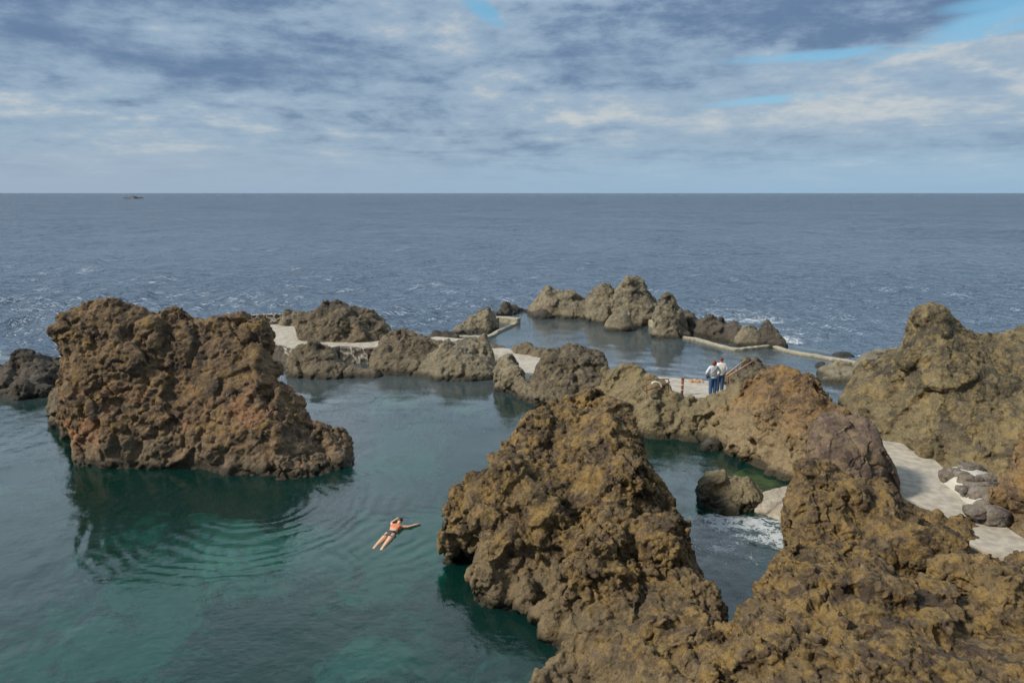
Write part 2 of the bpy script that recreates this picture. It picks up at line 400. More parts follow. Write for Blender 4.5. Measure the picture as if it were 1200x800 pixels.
ALLROCKS = []
def rock(label, pieces, mat, vox, S=1., amp=1., crumble=1., name='rock', cat='rock', seed=None, mortar=0., gully=1., cracks=0., group=None, base_z=0.):
    V = []; F = []
    for v, f in pieces:
        o = len(V); V += list(v); F += [tuple(i+o for i in q) for q in f]
    me = mesh(name, V, F)
    bm = bmesh.new(); bm.from_mesh(me)
    bmesh.ops.recalc_face_normals(bm, faces=bm.faces[:]); bm.to_mesh(me); bm.free()
    ob = link(name, me)
    m = ob.modifiers.new('r', 'REMESH'); m.mode = 'VOXEL'; m.voxel_size = vox
    sm = ob.modifiers.new('s', 'SMOOTH'); sm.iterations = 5; sm.factor = .5
    me = apply_mods(ob)
    seed = seed if seed is not None else len(ALLROCKS)*13+5
    P = verts(me); N = norms(me)
    Wp = P+.30*S*np.stack([fbm(P/(1.3*S), seed+i, 4) for i in range(3)], -1)
    f1, f2, cc = worley(Wp/(1.25*S), seed)
    dsp = .20*S*(.52-f1)+.31*S*np.clip(facets(Wp/(1.4*S), seed+90), -.9, .9)
    Wg = P*np.array([1, 1, .30])+.25*S*np.stack([fbm(P/(.8*S), seed+9+i, 4) for i in range(3)], -1)
    gn = fbm(Wg/(.8*S), seed+3, 2)
    dsp -= gully*.16*S*np.exp(-(gn/.06)**2)*sstep(vnoise(P/(1.1*S), seed+14), -.3, .4)
    dsp += .30*S*fbm(P/(1.9*S), seed+4, 4, .6)
    P = P+N*(dsp*amp)[:, None]; setv(me, P)
    ob.data = me; m = ob.modifiers.new('r', 'REMESH'); m.mode = 'VOXEL'; m.voxel_size = vox      # even mesh again after the big breaks
    sm = ob.modifiers.new('s', 'SMOOTH'); sm.iterations = 1; sm.factor = .5
    me = apply_mods(ob); P = verts(me); N = norms(me)
    rough = (.45+.55*sstep(P[:, 2]-base_z+.8*fbm(P/1.2, seed+8, 2), .1, 1.4))*crumble
    Wp = P+.10*S*np.stack([fbm(P/(.35*S), seed+20+i, 4, .65) for i in range(3)], -1)
    f1, f2, cc = worley(Wp/(.46*S), seed+1)
    dsp = (.03*S*(.55-f1)+.06*S*(cc-.5)*sstep(f2-f1, 0, .2)+.085*S*np.clip(facets(Wp/(.46*S), seed+91), -.9, .9))*(.45+.55*crumble)
    dsp += .10*S*fbm(P/(.55*S), seed+5, 5, .60)
    h1, h2, hc = worley((P+.2*S*np.stack([fbm(P/(.5*S), seed+70+i, 3) for i in range(3)], -1))/(.95*S), seed+19)
    dsp -= .15*S*crumble*np.exp(-((h2-h1)/.045)**2)*sstep(vnoise(P/(1.4*S), seed+18), .0, .45)          # joints
    dsp -= .22*S*crumble*sstep(h1, .30, .05)*(hc > .72)                                                       # weathered pockets
    P = P+N*(dsp*amp)[:, None]; setv(me, P); N = norms(me)
    Sf = max(S, .6)
    Wp = P+.05*Sf*np.stack([fbm(P/(.12*Sf), seed+30+i, 3, .6) for i in range(3)], -1)
    pt = .35+.9*sstep(fbm(P/(.9*Sf), seed+17, 3), -.25, .35)
    a1, a2, c1 = worley(Wp/(.19*Sf), seed+2)
    dsp = (.03*Sf*(.5-a1)+.05*Sf*(c1-.5)*sstep(a2-a1, 0, .2)+.058*Sf*np.clip(facets(Wp/(.15*Sf), seed+92), -.9, .9))*rough*pt
    if vox < .05*Sf:
        b1, b2, c2 = worley(Wp/(.10*Sf), seed+6)
        dsp += (.025*Sf*(.5-b1)+.035*Sf*(c2-.5)*sstep(b2-b1, 0, .25))*rough*pt
    dsp += .05*Sf*fbm(P/(.16*Sf), seed+7, 4, .65)*(.4+.6*rough)
    if cracks:
        k1, k2, _ = worley((P+.1*np.stack([fbm(P/.5, seed+40+i, 3) for i in range(3)], -1))/.95, seed+11)
        dsp -= cracks*np.exp(-((k2-k1)/.05)**2)*sstep(vnoise(P/.9, seed+60), -.5, .1)
    if mortar:
        Wm = P+.05*np.stack([fbm(P/.3, seed+50+i, 2) for i in range(3)], -1)
        k1, k2, _ = worley(Wm/mortar, seed+12)
        mm = sstep(k2-k1, .13, .07)*sstep(vnoise(P/.8, seed+61)+.6*(N[:, 2]-.6), -.25, .0); dsp = dsp*(1-mm)+.05*S*np.clip(k2-k1-.1, 0, .5)*2
        # mortar only where people could lay it
    P = P+N*(dsp*amp)[:, None]; setv(me, P)
    if mortar: setattr_f(me, 'mortar', mm)
    me.materials.clear(); me.materials.append(mat)
    me.polygons.foreach_set('use_smooth', np.ones(len(me.polygons), bool))
    ob.name = name; recentre(ob)
    tag(ob, label, cat, group); ALLROCKS.append(ob)
    return ob

# ================================================================== the ground: sea, seabed
def open_y(X):
    pl = [(-900, 420), (-200, 421), (0, 421), (80, 425), (300, 372), (350, 383), (457, 390), (530, 391), (560, 375), (603, 362), (625, 356), (700, 360), (800, 377), (870, 392), (925, 405), (1005, 420), (1100, 438), (1500, 440)]
    q = on_z(*zip(*pl)); return np.interp(X, q[:, 0], q[:, 1])

def sea_height(X, Y, D):
    r2 = np.random.default_rng(11)
    op = sstep(Y-open_y(X), -.2, 2.5)
    H = np.zeros_like(X)
    wd = R(200)                                   # the swell rolls in from the left
    Xw = X+1.5*vnoise(np.stack([X.ravel()/9, Y.ravel()/9, 0*X.ravel()], -1), 3).reshape(X.shape)
    for i in range(90):
        L = 1.0*(24/1.0)**r2.random(); a = wd+r2.normal()*.95
        k = 2*math.pi/L; ph = r2.random()*6.28
        cell = D*D/(CAM_H*FPX)*.8                 # sampling along the view
        damp = sstep(L/np.maximum(cell, .01), 2.2, 4.0)
        s = np.sin(k*(Xw*math.cos(a)+Y*math.sin(a))+ph)
        amp = .0125*L**.55
        H += op*damp*amp*(s+.35*(1-2*np.abs(np.sin(.5*(k*(Xw*math.cos(a)+Y*math.sin(a))+ph)))))
    gust = .75+.25*vnoise(np.stack([X.ravel()/35, Y.ravel()/35, 0*X.ravel()], -1), 5).reshape(X.shape)
    H *= gust
    # sheltered pool: small ripples
    for i in range(46):
        L = .18*(2.6/.18)**r2.random(); a = r2.random()*math.pi*2; k = 2*math.pi/L; ph = r2.random()*6.28
        cell = D*D/(CAM_H*FPX)*1.2; damp = sstep(L/np.maximum(cell, .01), 2, 4)
        H += (1-op)*damp*.00075*L**.9*np.sin(k*(X*math.cos(a)+Y*math.sin(a))+ph)
    # rings spreading from the swimmer, and older rings towards the near left
    for (px, py, lam, amp, r0, fall) in ((468, 628, .46, .0045, .5, 2.0), (310, 590, .47, .0065, 3.2, 2.2)):
        c = on_z(px, py); rr = np.sqrt((X-c[0])**2+(Y-c[1])**2)
        ns = 1.3*fbm(np.stack([X.ravel()/1.0, Y.ravel()/1.0, 0*X.ravel()+px], -1), 6, 2).reshape(X.shape)
        H += amp*np.exp(-((rr-r0)/fall)**2)*np.sin(2*math.pi*(rr+.25*ns)/lam)*sstep(rr, .2, .7)*(1+ns)
    # chop in the narrow channel on the right
    c = on_z(860, 625); rr = np.sqrt((X-c[0])**2+(Y-c[1])**2)
    H += .03*np.exp(-(rr/2.2)**2)*fbm(np.stack([X.ravel()/.45, Y.ravel()/.45, 0*X.ravel()], -1), 9, 4).reshape(X.shape)
    return H, op

slopes = np.concatenate([np.linspace(1.9, .83, 60)[:-1], (np.arange(800, 232, -.78))*0-1])[:59]
sl = []
for py in np.arange(1000, 236, -.8):
    _, y, w = ray(600, py); sl.append(-w/y)
sl = np.concatenate([slopes, [s for s in sl if s < slopes[-1]-.002], CAM_H/np.array([1100, 1300, 1700, 2400, 3800, 7000, 14000, 30000])])
Yr = CAM_H/sl
ang = np.linspace(-1.02, 1.02, 1250)
Yg, Ag = np.meshgrid(Yr, ang, indexing='ij')
Dg = Yg; Xg = Yg*np.tan(ang)[None, :]
Hh, OP = sea_height(Xg, Yg, Dg)
foam = np.zeros_like(Xg)
def addfoam(px, py, rx, ry, amt, rot=0):
    global foam
    c = on_z(px, py); X = Xg-c[0]; Y = Yg-c[1]
    X, Y = X*math.cos(rot)+Y*math.sin(rot), -X*math.sin(rot)+Y*math.cos(rot)
    foam = np.maximum(foam, amt*np.exp(-((X/rx)**2+(Y/ry)**2)))
addfoam(860, 363, 10, 5, .72, -.12); addfoam(880, 371, 5, 2.0, .95, -.12); addfoam(790, 357, 6, 3.0, .45); addfoam(935, 390, 5, 4, .72, -.4); addfoam(926, 396, 1.6, 1.6, 1.0)
addfoam(990, 408, 5, 1.6, .45); addfoam(868, 612, 2.6, 1.1, 1.15, -.10); addfoam(905, 632, 1.8, 1.0, 1.0); addfoam(845, 640, 2.0, 1.6, .80, -.3)
addfoam(131, 233.2, 12, 30, 1.3); addfoam(172, 233.3, 10, 25, .9); addfoam(600, 357, 4, 2, .35); addfoam(40, 412, 5, 1.0, .35)
G = np.stack([Xg, Yg, Hh], -1)
sea_me = gridmesh('sea', G)
setattr_f(sea_me, 'open', OP.ravel()); setattr_f(sea_me, 'foam', foam.ravel())
m, T = new_mat('sea_water'); p = T.node('ShaderNodeNewGeometry').outputs['Position']
op = T.attr('open'); fo = T.attr('foam')
pf = T.vmath('MULTIPLY', p, (1, 1, 0))
ps = T.vmath('MULTIPLY', p, (.75, 1.25, 0))
far = T.step(T.vmath('LENGTH', p, out=1), 60, 320)
def ridge(sc, off, dist):
    n_ = T.noise(T.vmath('ADD', pf, off), sc, 3, .55, dist)
    return T.math('SUBTRACT', 1, T.math('ABSOLUTE', T.math('MULTIPLY', T.math('SUBTRACT', n_, .5), 4)))      # sharp crested chop
h_open = T.math('ADD', T.math('MULTIPLY', ridge(.55, (0, 0, 0), .6), .34), T.math('MULTIPLY', ridge(1.5, (9, 4, 0), .5), .12))
h_open = T.math('ADD', h_open, T.math('MULTIPLY', T.math('MULTIPLY', ridge(.17, (3, 7, 0), .4), far), 1.9))
h_open = T.math('ADD', h_open, T.math('MULTIPLY', T.math('MULTIPLY', ridge(.055, (5, 2, 0), .3), T.step(T.vmath('LENGTH', p, out=1), 160, 700)), 6.0))
h_pool = T.math('MULTIPLY', T.noise(T.vmath('MULTIPLY', p, (1, 1.5, 0)), 5.5, 4, .55, .2), .010)
patchy = T.step(T.noise(pf, .16, 3), .35, .65, .35, 1.3)
h = T.math('ADD', T.math('MULTIPLY', h_open, op), T.math('MULTIPLY', T.math('MULTIPLY', h_pool, patchy), T.math('SUBTRACT', 1, op)))
bn = T.node('ShaderNodeBump'); bn.inputs['Strength'].default_value = 1.; bn.inputs['Distance'].default_value = 1.0; T.put(bn.inputs['Height'], h)
fr = T.node('ShaderNodeFresnel'); fr.inputs['IOR'].default_value = 1.47; T.l.new(bn.outputs[0], fr.inputs['Normal']); T.put(fr.inputs['IOR'], T.math('MULTIPLY_ADD', op, -.09, 1.42))
gl = T.node('ShaderNodeBsdfGlossy'); T.l.new(bn.outputs[0], gl.inputs['Normal']); T.put(gl.inputs['Roughness'], T.math('MULTIPLY_ADD', op, .15, .03))
T.put(gl.inputs['Color'], (.96, .98, 1.0))
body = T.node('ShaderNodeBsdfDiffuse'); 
deepc = T.mix(T.step(T.noise(pf, .02, 4), .35, .65), (.044, .074, .116), (.062, .097, .142))
T.put(body.inputs['Color'], T.mix(op, T.mix(T.step(T.math('ADD', T.sep(p)[1], T.math('MULTIPLY', T.noise(pf, .3, 4), 4)), 33, 40), T.mix(T.step(T.noise(pf, .12, 4, .6), .42, .6), (.004, .090, .068), (.020, .100, .088)), (.25, .33, .36)), deepc))  # far pool body paler: pale sky reflection put into its colour
tr = T.node('ShaderNodeBsdfTransparent'); T.put(tr.inputs['Color'], (.93, .98, .96))
def mixs(f, a, b):
    n = T.node('ShaderNodeMixShader'); T.put(n.inputs[0], f); T.l.new(a, n.inputs[1]); T.l.new(b, n.inputs[2]); return n.outputs[0]
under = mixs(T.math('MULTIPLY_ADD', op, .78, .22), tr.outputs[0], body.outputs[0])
surf = mixs(fr.outputs[0], under, gl.outputs[0])
# foam: broken lace of bubbles
pw = T.vmath('ADD', pf, T.vmath('SCALE', T.noise(pf, 1.5, 4, color=True), .9))
web = T.math('SUBTRACT', 1, T.math('MULTIPLY', T.voro(pw, 2.4, 'DISTANCE_TO_EDGE'), 5.0), clamp=True)
web = T.math('MULTIPLY', web, T.noise(pf, 9, 4, .7))
web = T.math('MAXIMUM', web, T.math('MULTIPLY', T.math('SUBTRACT', 1, T.math('MULTIPLY', T.voro(pw, 5.5, 'DISTANCE_TO_EDGE'), 6.0), clamp=True), .5))
web2 = T.noise(pf, 1.4, 8, .72)
fm = T.math('ADD', T.math('MULTIPLY', web, .75), T.math('MULTIPLY', T.math('SUBTRACT', web2, .5), 1.5))
fm = T.step(T.math('ADD', fm, T.math('MULTIPLY', fo, .85)), .88, 1.15)
fm = T.math('MULTIPLY', fm, T.step(fo, .03, .25))
caps = T.math('MULTIPLY', T.step(T.noise(ps, .9, 7, .75), .765, .80), T.math('MULTIPLY', op, .05))
fm = T.math('MAXIMUM', fm, caps)
fd = T.node('ShaderNodeBsdfDiffuse'); T.put(fd.inputs['Color'], (.75, .79, .80))
surf = mixs(T.math('MULTIPLY', fm, T.math('MULTIPLY_ADD', T.noise(pf, 3.5, 5, .7), .9, .1)), surf, fd.outputs[0])
out = T.node('ShaderNodeOutputMaterial'); T.l.new(surf, out.inputs[0])
va = T.node('ShaderNodeVolumeAbsorption'); T.put(va.inputs['Color'], (.0, .80, .70)); va.inputs['Density'].default_value = .38
T.l.new(va.outputs[0], out.inputs['Volume'])
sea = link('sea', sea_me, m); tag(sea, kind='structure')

xs = np.linspace(-75, 62, 380); ys = np.linspace(3, 125, 400)
bx, by = np.meshgrid(xs, ys, indexing='xy')
q = np.stack([bx.ravel(), by.ravel(), 0*bx.ravel()], -1)
bz = -3.9+.9*fbm(q/5, 31, 3)+.9*sstep(fbm(q/3.2, 35, 4), -.05, .35)+.18*fbm(q/.8, 33, 3)
def mound(px, py, r, top, zz=-.3):
    global bz
    c = on_z(px, py, zz); dd = np.sqrt((q[:, 0]-c[0])**2+(q[:, 1]-c[1])**2)
    bz = np.maximum(bz, top-3.2*sstep(dd+.4*fbm(q/.7, 37, 3), r*.55, r*1.7))
mound(897, 566, 2.0, -.12); mound(870, 548, 1.6, -.6); mound(905, 590, 1.4, -.3); mound(935, 580, 1.6, -.2)
mound(555, 465, 1.6, -.9); mound(470, 452, 2, -1.0); mound(640, 790, 1.3, -.9); mound(300, 585, 3.0, -1.7); mound(600, 735, 1.2, -1.1)
mound(780, 525, 1.6, -1.2); mound(180, 610, 2.8, -1.7, -2); mound(255, 605, 2.6, -1.7, -2); mound(430, 770, 2.2, -2.2, -2); mound(400, 600, 1.8, -2.3, -2)
bed_me = gridmesh('seabed', np.stack([bx, by, bz.reshape(bx.shape)], -1))
m, T = new_mat('seabed_sand_and_reef'); p = T.node('ShaderNodeNewGeometry').outputs['Position']
n = T.noise(p, .16, 6, .62, .4); n2 = T.noise(p, 1.3, 8, .7)
c = T.mix(T.step(T.math('ADD', n, T.math('MULTIPLY', T.math('SUBTRACT', n2, .5), .45)), .44, .56), (.06, .058, .04), (.72, .72, .58))
z = T.sep(p)[2]
c = T.mix(T.step(z, -1.3, -.7), c, T.mix(T.step(n2, .42, .6), (.13, .16, .02), (.60, .60, .10)))
b = T.node('ShaderNodeBsdfPrincipled'); T.put(b.inputs['Base Color'], c); b.inputs['Roughness'].default_value = .9
T.l.new(b.outputs[0], T.node('ShaderNodeOutputMaterial').inputs[0])
tag(link('seabed', bed_me, m), kind='structure')

# ================================================================== concrete paths
def slab(name, pix, z, thick, mat, label=None, cat=None, kind=None, tilt=None):
    pts = np.array([on_z(x, y, (z if tilt is None else tilt(x, y))) for x, y in pix])
    bm = bmesh.new()
    top = [bm.verts.new(p) for p in pts]; bot = [bm.verts.new(p-np.array([0, 0, thick])) for p in pts]
    bm.faces.new(top); bm.faces.new(bot[::-1]); k = len(pts)
    for i in range(k): bm.faces.new((top[i], bot[i], bot[(i+1) % k], top[(i+1) % k]))
    bmesh.ops.recalc_face_normals(bm, faces=bm.faces[:])
    e = [e for e in bm.edges if e.verts[0] in top and e.verts[1] in top]
    bmesh.ops.bevel(bm, geom=e, offset=.04, segments=2, affect='EDGES')
    me = bpy.data.meshes.new(name); bm.to_mesh(me); bm.free()
    o = link(name, me, mat, smooth=False); recentre(o); tag(o, label, cat, None, kind); return o
slab('terrace', [(280, 376), (302, 375), (345, 374), (352, 388), (350, 398), (400, 399), (462, 396), (462, 406), (430, 407), (398, 405), (375, 410), (345, 408), (318, 402), (290, 402)], 1.0, 3.5, M['concrete'], kind='structure')
slab('path', [(500, 396), (512, 394), (545, 397), (566, 403), (600, 409), (640, 418), (655, 418), (668, 440), (619, 449), (600, 438), (598, 425), (583, 415), (560, 412), (520, 404)], .65, 3.5, M['concrete'], kind='structure')
slab('path', [(770, 441), (800, 443), (830, 446), (862, 449), (885, 457), (885, 466), (770, 466), (760, 458)], 1.2, 3.5, M['concrete'], kind='structure')
slab('path', [(1030, 515), (1060, 519), (1088, 530), (1112, 553), (1130, 580), (1165, 606), (1215, 640), (1270, 690), (1230, 668), (1165, 648), (1120, 632), (1070, 600), (1025, 560)], 1.75, 4, M['concrete'], kind='structure',
     tilt=lambda x, y: 1.75)

# ================================================================== rocks
def Rk(*a, **k): return rock(*a, **k)
# -- the great block on the left
Rk('huge rusty brown rock block in the pool left of the swimmer, orange at its foot', loft([
    (93, 530, 90, 526, .5), (93, 540, 76, 462, 1.6), (96, 545, 64, 395, 2.2), (110, 548, 76, 362, 2.8), (138, 551, 104, 352, 3.2), (165, 551, 140, 358, 3.4), (195, 551, 178, 367, 3.7),
    (225, 552, 211, 364, 4.0), (255, 555, 248, 376, 4.2), (285, 558, 290, 371, 4.8), (305, 561, 303, 385, 4.5), (325, 562, 322, 428, 3.8), (350, 561, 346, 458, 3.2), (370, 560, 366, 488, 2.6),
    (388, 555, 396, 508, 1.9), (402, 551, 403, 530, 1.1), (411, 547, 412, 543, .5)], bulge=.35, bump_n=14, lump=(.07, .14), back=.6), M['orange'], .055, S=1.15, amp=.85, seed=21)
Rk('low dark grey rocks at the left edge, behind the huge rusty block', loft([(-70, 468, -70, 430, 3), (-30, 468, -30, 425, 3.), (0, 468, 2, 428, 3), (25, 468, 30, 415, 4), (45, 467, 52, 414, 4), (62, 465, 75, 420, 4), (85, 465, 95, 424, 4), (110, 470, 115, 432, 3)], bump_n=12, lump=(.2, .4)), M['dark'], .07, S=.9)
Rk('small brown rock hugging the left foot of the huge rusty block', loft([(55, 488, 54, 484, .3), (60, 498, 58, 465, .9), (70, 503, 70, 453, 1.3), (85, 506, 85, 448, 1.5), (105, 508, 105, 445, 1.6), (120, 508, 125, 460, 1.2)], bump_n=3), M['brown'], .055, S=.7)
# -- terrace rocks
Rk('tall brown peaked rock standing on the pale terrace', loft([(346, 396, 345, 393, .3), (350, 398, 350, 375, 1.4), (362, 400, 362, 363, 2.2), (380, 401, 377, 357, 2.8), (395, 401, 392, 347, 3.2), (410, 401, 408, 355, 3.2), (425, 401, 425, 363, 3), (438, 400, 438, 368, 2.6), (450, 398, 452, 380, 1.8), (458, 396, 459, 391, .5)], zb=1.0, bulge=.4, bump_n=12, lump=(.12, .25)), M['brown'], .075, S=1.0, amp=.8)
Rk('low knobbly stones along the back edge of the terrace, left of the peaked rock', loft([(325, 379, 325, 376, .3), (330, 381, 332, 369, .7), (340, 382, 340, 365, 1), (350, 382, 350, 364, 1), (362, 382, 365, 369, .8)], zb=1.0, bump_n=5, lump=(.2, .5)), M['grey'], .075, S=.5)
Rk('round brown rock in front of the terrace wall, left part', loft([(333, 438, 333, 433, .3), (336, 442, 335, 418, 1.), (350, 443, 347, 405, 1.7), (366, 444, 364, 398, 2), (380, 444, 380, 403, 2), (392, 444, 392, 414, 1.6), (400, 443, 402, 428, 1), (408, 441, 409, 436, .4)], bulge=.5, bump_n=6), M['brown'], .07, S=.8, amp=.8)
Rk('small grey boulder at the foot of the terrace wall, by the water', loft([(397, 440, 397, 438, .3), (404, 443, 402, 432, .6), (415, 443, 413, 427, .7), (427, 443, 425, 429, .7), (440, 443, 440, 432, .8), (447, 441, 447, 437, .3)], bump_n=3, lump=(.2, .35)), M['brown'], .06, S=.5, amp=.7)
Rk('broad dark brown rock between terrace wall and the domed rock', loft([(434, 438, 434, 427, .6), (441, 440, 441, 408, 2), (452, 441, 449, 392, 3), (470, 440, 466, 384, 3.4), (488, 440, 485, 386, 3.2), (503, 439, 502, 393, 2.6), (516, 438, 518, 404, 2), (525, 438, 528, 420, 1)], bulge=.5, bump_n=9), M['brown'], .07, S=.95, amp=.8)
Rk('domed ribbed rock at the far side of the pool, left of the path', loft([(487, 440, 487, 434, .3), (497, 442, 494, 420, 1.2), (510, 445, 507, 408, 2.1), (527, 447, 522, 399, 2.7), (545, 447, 545, 395, 2.8), (560, 446, 563, 400, 2.6), (573, 445, 576, 410, 2.), (581, 442, 583, 426, 1.2), (585, 438, 586, 434, .3)], bulge=.6, bump_n=6), M['grey'], .065, S=.85, amp=.8, gully=1.6, crumble=.7)
Rk('small dark rocks behind the domed rock at the sea edge', loft([(500, 399, 500, 396, .3), (505, 400, 508, 388, .8), (518, 400, 520, 386, 1), (530, 399, 533, 389, .8), (538, 398, 539, 395, .3)], zb=.3, bump_n=4), M['dark'], .08, S=.5)
Rk('knobby rock at the water end of the middle path', loft([(580, 450, 580, 444, .3), (585, 458, 583, 427, .9), (594, 462, 591, 418, 1.2), (603, 465, 601, 418, 1.3), (611, 468, 608, 432, 1.1), (619, 470, 617, 446, .8), (628, 473, 628, 455, .5)], bump_n=5, lump=(.12, .25)), M['grey'], .055, S=.6)
Rk('flat dark hump beside the middle path, at the edge of the back pool', loft([(599, 411, 599, 408, .3), (605, 415, 606, 401, .8), (617, 417, 617, 398, 1.2), (630, 420, 629, 405, 1.2), (642, 420, 641, 408, 1.1), (655, 421, 655, 412, .7)], zb=.6, bump_n=4), M['brown'], .07, S=.55, amp=.7)
Rk('little pointed rock on the path beside the back pool corner', loft([(558, 405, 558, 402, .2), (562, 407, 562, 393, .6), (568, 408, 568, 389, .8), (574, 409, 574, 400, .7), (583, 409, 583, 403, .6), (593, 409, 593, 407, .3)], zb=.6, bump_n=2), M['brown'], .06, S=.4, amp=.7)
Rk('broad olive brown rock in front of the middle path, at the pool', loft([(616, 462, 616, 458, .3), (621, 472, 622, 440, 1.4), (632, 478, 632, 424, 2.2), (645, 480, 646, 411, 2.8), (660, 481, 662, 403, 3.1), (675, 480, 677, 406, 3.1), (690, 480, 690, 411, 3), (702, 480, 703, 414, 3), (712, 482, 714, 428, 2.4), (722, 485, 722, 448, 1.6)], bulge=.6, bump_n=7), M['brown'], .055, S=.95, amp=.8, crumble=.7)
# -- far side of the back pool
Rk('leftmost cluster of grey rocks beyond the back pool', loft([(620, 368, 620, 362, .4), (626, 370, 628, 347, 1.5), (640, 372, 640, 335, 2.2), (655, 373, 652, 341, 2.4), (668, 374, 668, 343, 2.4), (682, 374, 684, 347, 2.4), (695, 375, 697, 355, 2)], bulge=.5, bump_n=9), M['grey'], .085, S=.95, amp=.75)
Rk('small smooth grey boulder in the back pool before the leftmost cluster', loft([(622, 371, 622, 369, .2), (627, 373, 627, 363, .7), (637, 374, 637, 361, 1), (646, 373, 646, 366, .7), (651, 372, 652, 370, .2)], bump_n=1), M['dark'], .07, S=.4, amp=.5, crumble=.3)
Rk('round topped grey rock between the leftmost cluster and the tallest pinnacle', loft([(684, 372, 684, 366, .4), (690, 377, 690, 344, 1.7), (702, 379, 702, 331, 2.3), (714, 379, 713, 332, 2.4), (724, 378, 724, 345, 2), (733, 376, 733, 362, 1.)], bulge=.5, bump_n=7), M['grey'], .08, S=.9, amp=.75)
Rk('tallest pale grey pinnacle beyond the back pool', loft([(712, 376, 712, 366, .5), (719, 380, 718, 349, 1.5), (730, 382, 727, 332, 2.4), (742, 383, 738, 322, 3), (755, 383, 750, 324, 3), (765, 383, 760, 338, 2.5), (774, 382, 770, 350, 1.9), (782, 380, 781, 366, 1)], bulge=.35, bump_n=8, lump=(.08, .18)), M['grey'], .08, S=1.0, amp=.75)
Rk('low rounded grey boulder at the foot of the tallest pinnacle', loft([(707, 386, 707, 383, .2), (712, 388, 712, 372, .8), (722, 389, 722, 365, 1.2), (733, 389, 733, 365, 1.2), (741, 388, 741, 376, .9), (746, 386, 746, 382, .3)], bulge=.8, bump_n=1), M['grey'], .07, S=.5, amp=.5, crumble=.3)
Rk('cone shaped grey rock at the right end of the pinnacles', loft([(764, 390, 764, 384, .3), (768, 395, 768, 362, 1.2), (776, 397, 776, 348, 1.8), (785, 397, 784, 345, 2), (795, 397, 792, 355, 1.8), (803, 395, 800, 368, 1.3), (809, 391, 808, 384, .4)], bulge=.4, bump_n=4, lump=(.08, .18)), M['grey'], .07, S=.8, amp=.8)
Rk('low jagged blackish rock ridge behind the curved sea wall', loft([(797, 378, 797, 371, 1), (808, 391, 808, 367, 2), (822, 396, 820, 370, 2.2), (838, 400, 835, 369, 2.4), (852, 403, 850, 376, 2.4), (865, 404, 863, 377, 2.2), (875, 404, 875, 392, 1)], bump_n=12, lump=(.15, .3)), M['dark'], .085, S=.8, amp=.9)
Rk('pale rounded rock lump behind the curved sea wall', loft([(852, 402, 852, 398, .4), (860, 405, 860, 391, 1.), (870, 406, 870, 382, 1.4), (882, 406, 882, 382, 1.4), (892, 406, 892, 392, 1)], bulge=.7, bump_n=3), M['grey'], .07, S=.6, amp=.6, crumble=.6)
Rk('dark peaked rock at the bend of the curved sea wall', loft([(882, 404, 882, 394, .4), (889, 406, 890, 382, 1.2), (898, 407, 899, 373, 1.6), (908, 408, 908, 384, 1.3), (916, 409, 915, 393, 1), (923, 409, 922, 403, .4)], bulge=.3, bump_n=4), M['dark'], .07, S=.7, amp=.8)
Rk('grey rib backed rock at the left end of the back pool', loft([(533, 391, 533, 387, .3), (540, 392, 541, 377, 1.2), (550, 392, 552, 370, 1.8), (562, 391, 563, 363, 2.1), (572, 391, 572, 357, 2.2), (580, 388, 578, 366, 1.6), (586, 385, 585, 378, .6)], bulge=.3, bump_n=4), M['grey'], .08, S=.8, gully=2)
Rk('low dark rocks reaching into the sea at the back pool corner', loft([(575, 374, 575, 367, .6), (584, 372, 585, 360, 1.4), (597, 369, 598, 357, 1.6), (608, 367, 609, 361, 1.2), (620, 365, 620, 363, .5)], bump_n=5, lump=(.2, .45)), M['dark'], .09, S=.6)
for lab, cx, cy, w, h, mt in (('small dark stone standing alone in the back pool', 962, 430, 8, 7, 'dark'), ('tiny dark rock beyond the curved wall in the surf', 988, 417, 14, 6, 'dark')):
    Rk(lab, loft([(cx-w, cy-1, cx-w, cy-1.5, .2), (cx-w*.5, cy+1, cx-w*.5, cy-h*.7, .5), (cx, cy+1.5, cx, cy-h, .7), (cx+w*.5, cy+1, cx+w*.5, cy-h*.7, .5), (cx+w, cy, cx+w, cy-1, .2)], bump_n=1), M[mt], .06, S=.4, amp=.5)
Rk('grey rock slope at the right end of the back pool', loft([(958, 440, 958, 436, .4), (964, 446, 966, 428, 1.4), (976, 450, 978, 424, 2), (992, 452, 993, 426, 2), (1006, 452, 1008, 428, 2), (1020, 452, 1020, 434, 1.4)], bump_n=5, lump=(.15, .3)), M['grey'], .065, S=.7, amp=.8)
# -- middle ridge and railing rocks
Rk('long vertical ribbed rock ridge below the two standing people', loft([(690, 480, 690, 462, .8), (703, 490, 704, 440, 1.8), (716, 500, 718, 428, 2.6), (733, 507, 735, 428, 2.8), (750, 511, 752, 433, 2.6), (764, 514, 768, 440, 2.3), (777, 515, 783, 447, 2.), (790, 516, 791, 460, 1.8), (806, 516, 808, 461, 1.8), (822, 517, 824, 463, 1.8), (838, 520, 838, 461, 2), (852, 524, 850, 458, 2.4), (868, 530, 868, 450, 2.6)], bulge=.55, bump_n=12, lump=(.10, .2)), M['olive'], .05, S=.85, amp=.8, gully=1.8, crumble=.7)
Rk('dark craggy rock carrying the wooden rails, right of the couple', loft([(846, 456, 846, 452, .3), (852, 462, 853, 437, 1.2), (864, 464, 865, 430, 1.6), (876, 465, 878, 419, 2), (888, 466, 888, 419, 2.), (902, 466, 902, 427, 2), (915, 466, 915, 437, 1.6), (925, 466, 925, 450, .8)], zb=1.0, bulge=.4, bump_n=7), M['brown'], .05, S=.6, amp=.8)
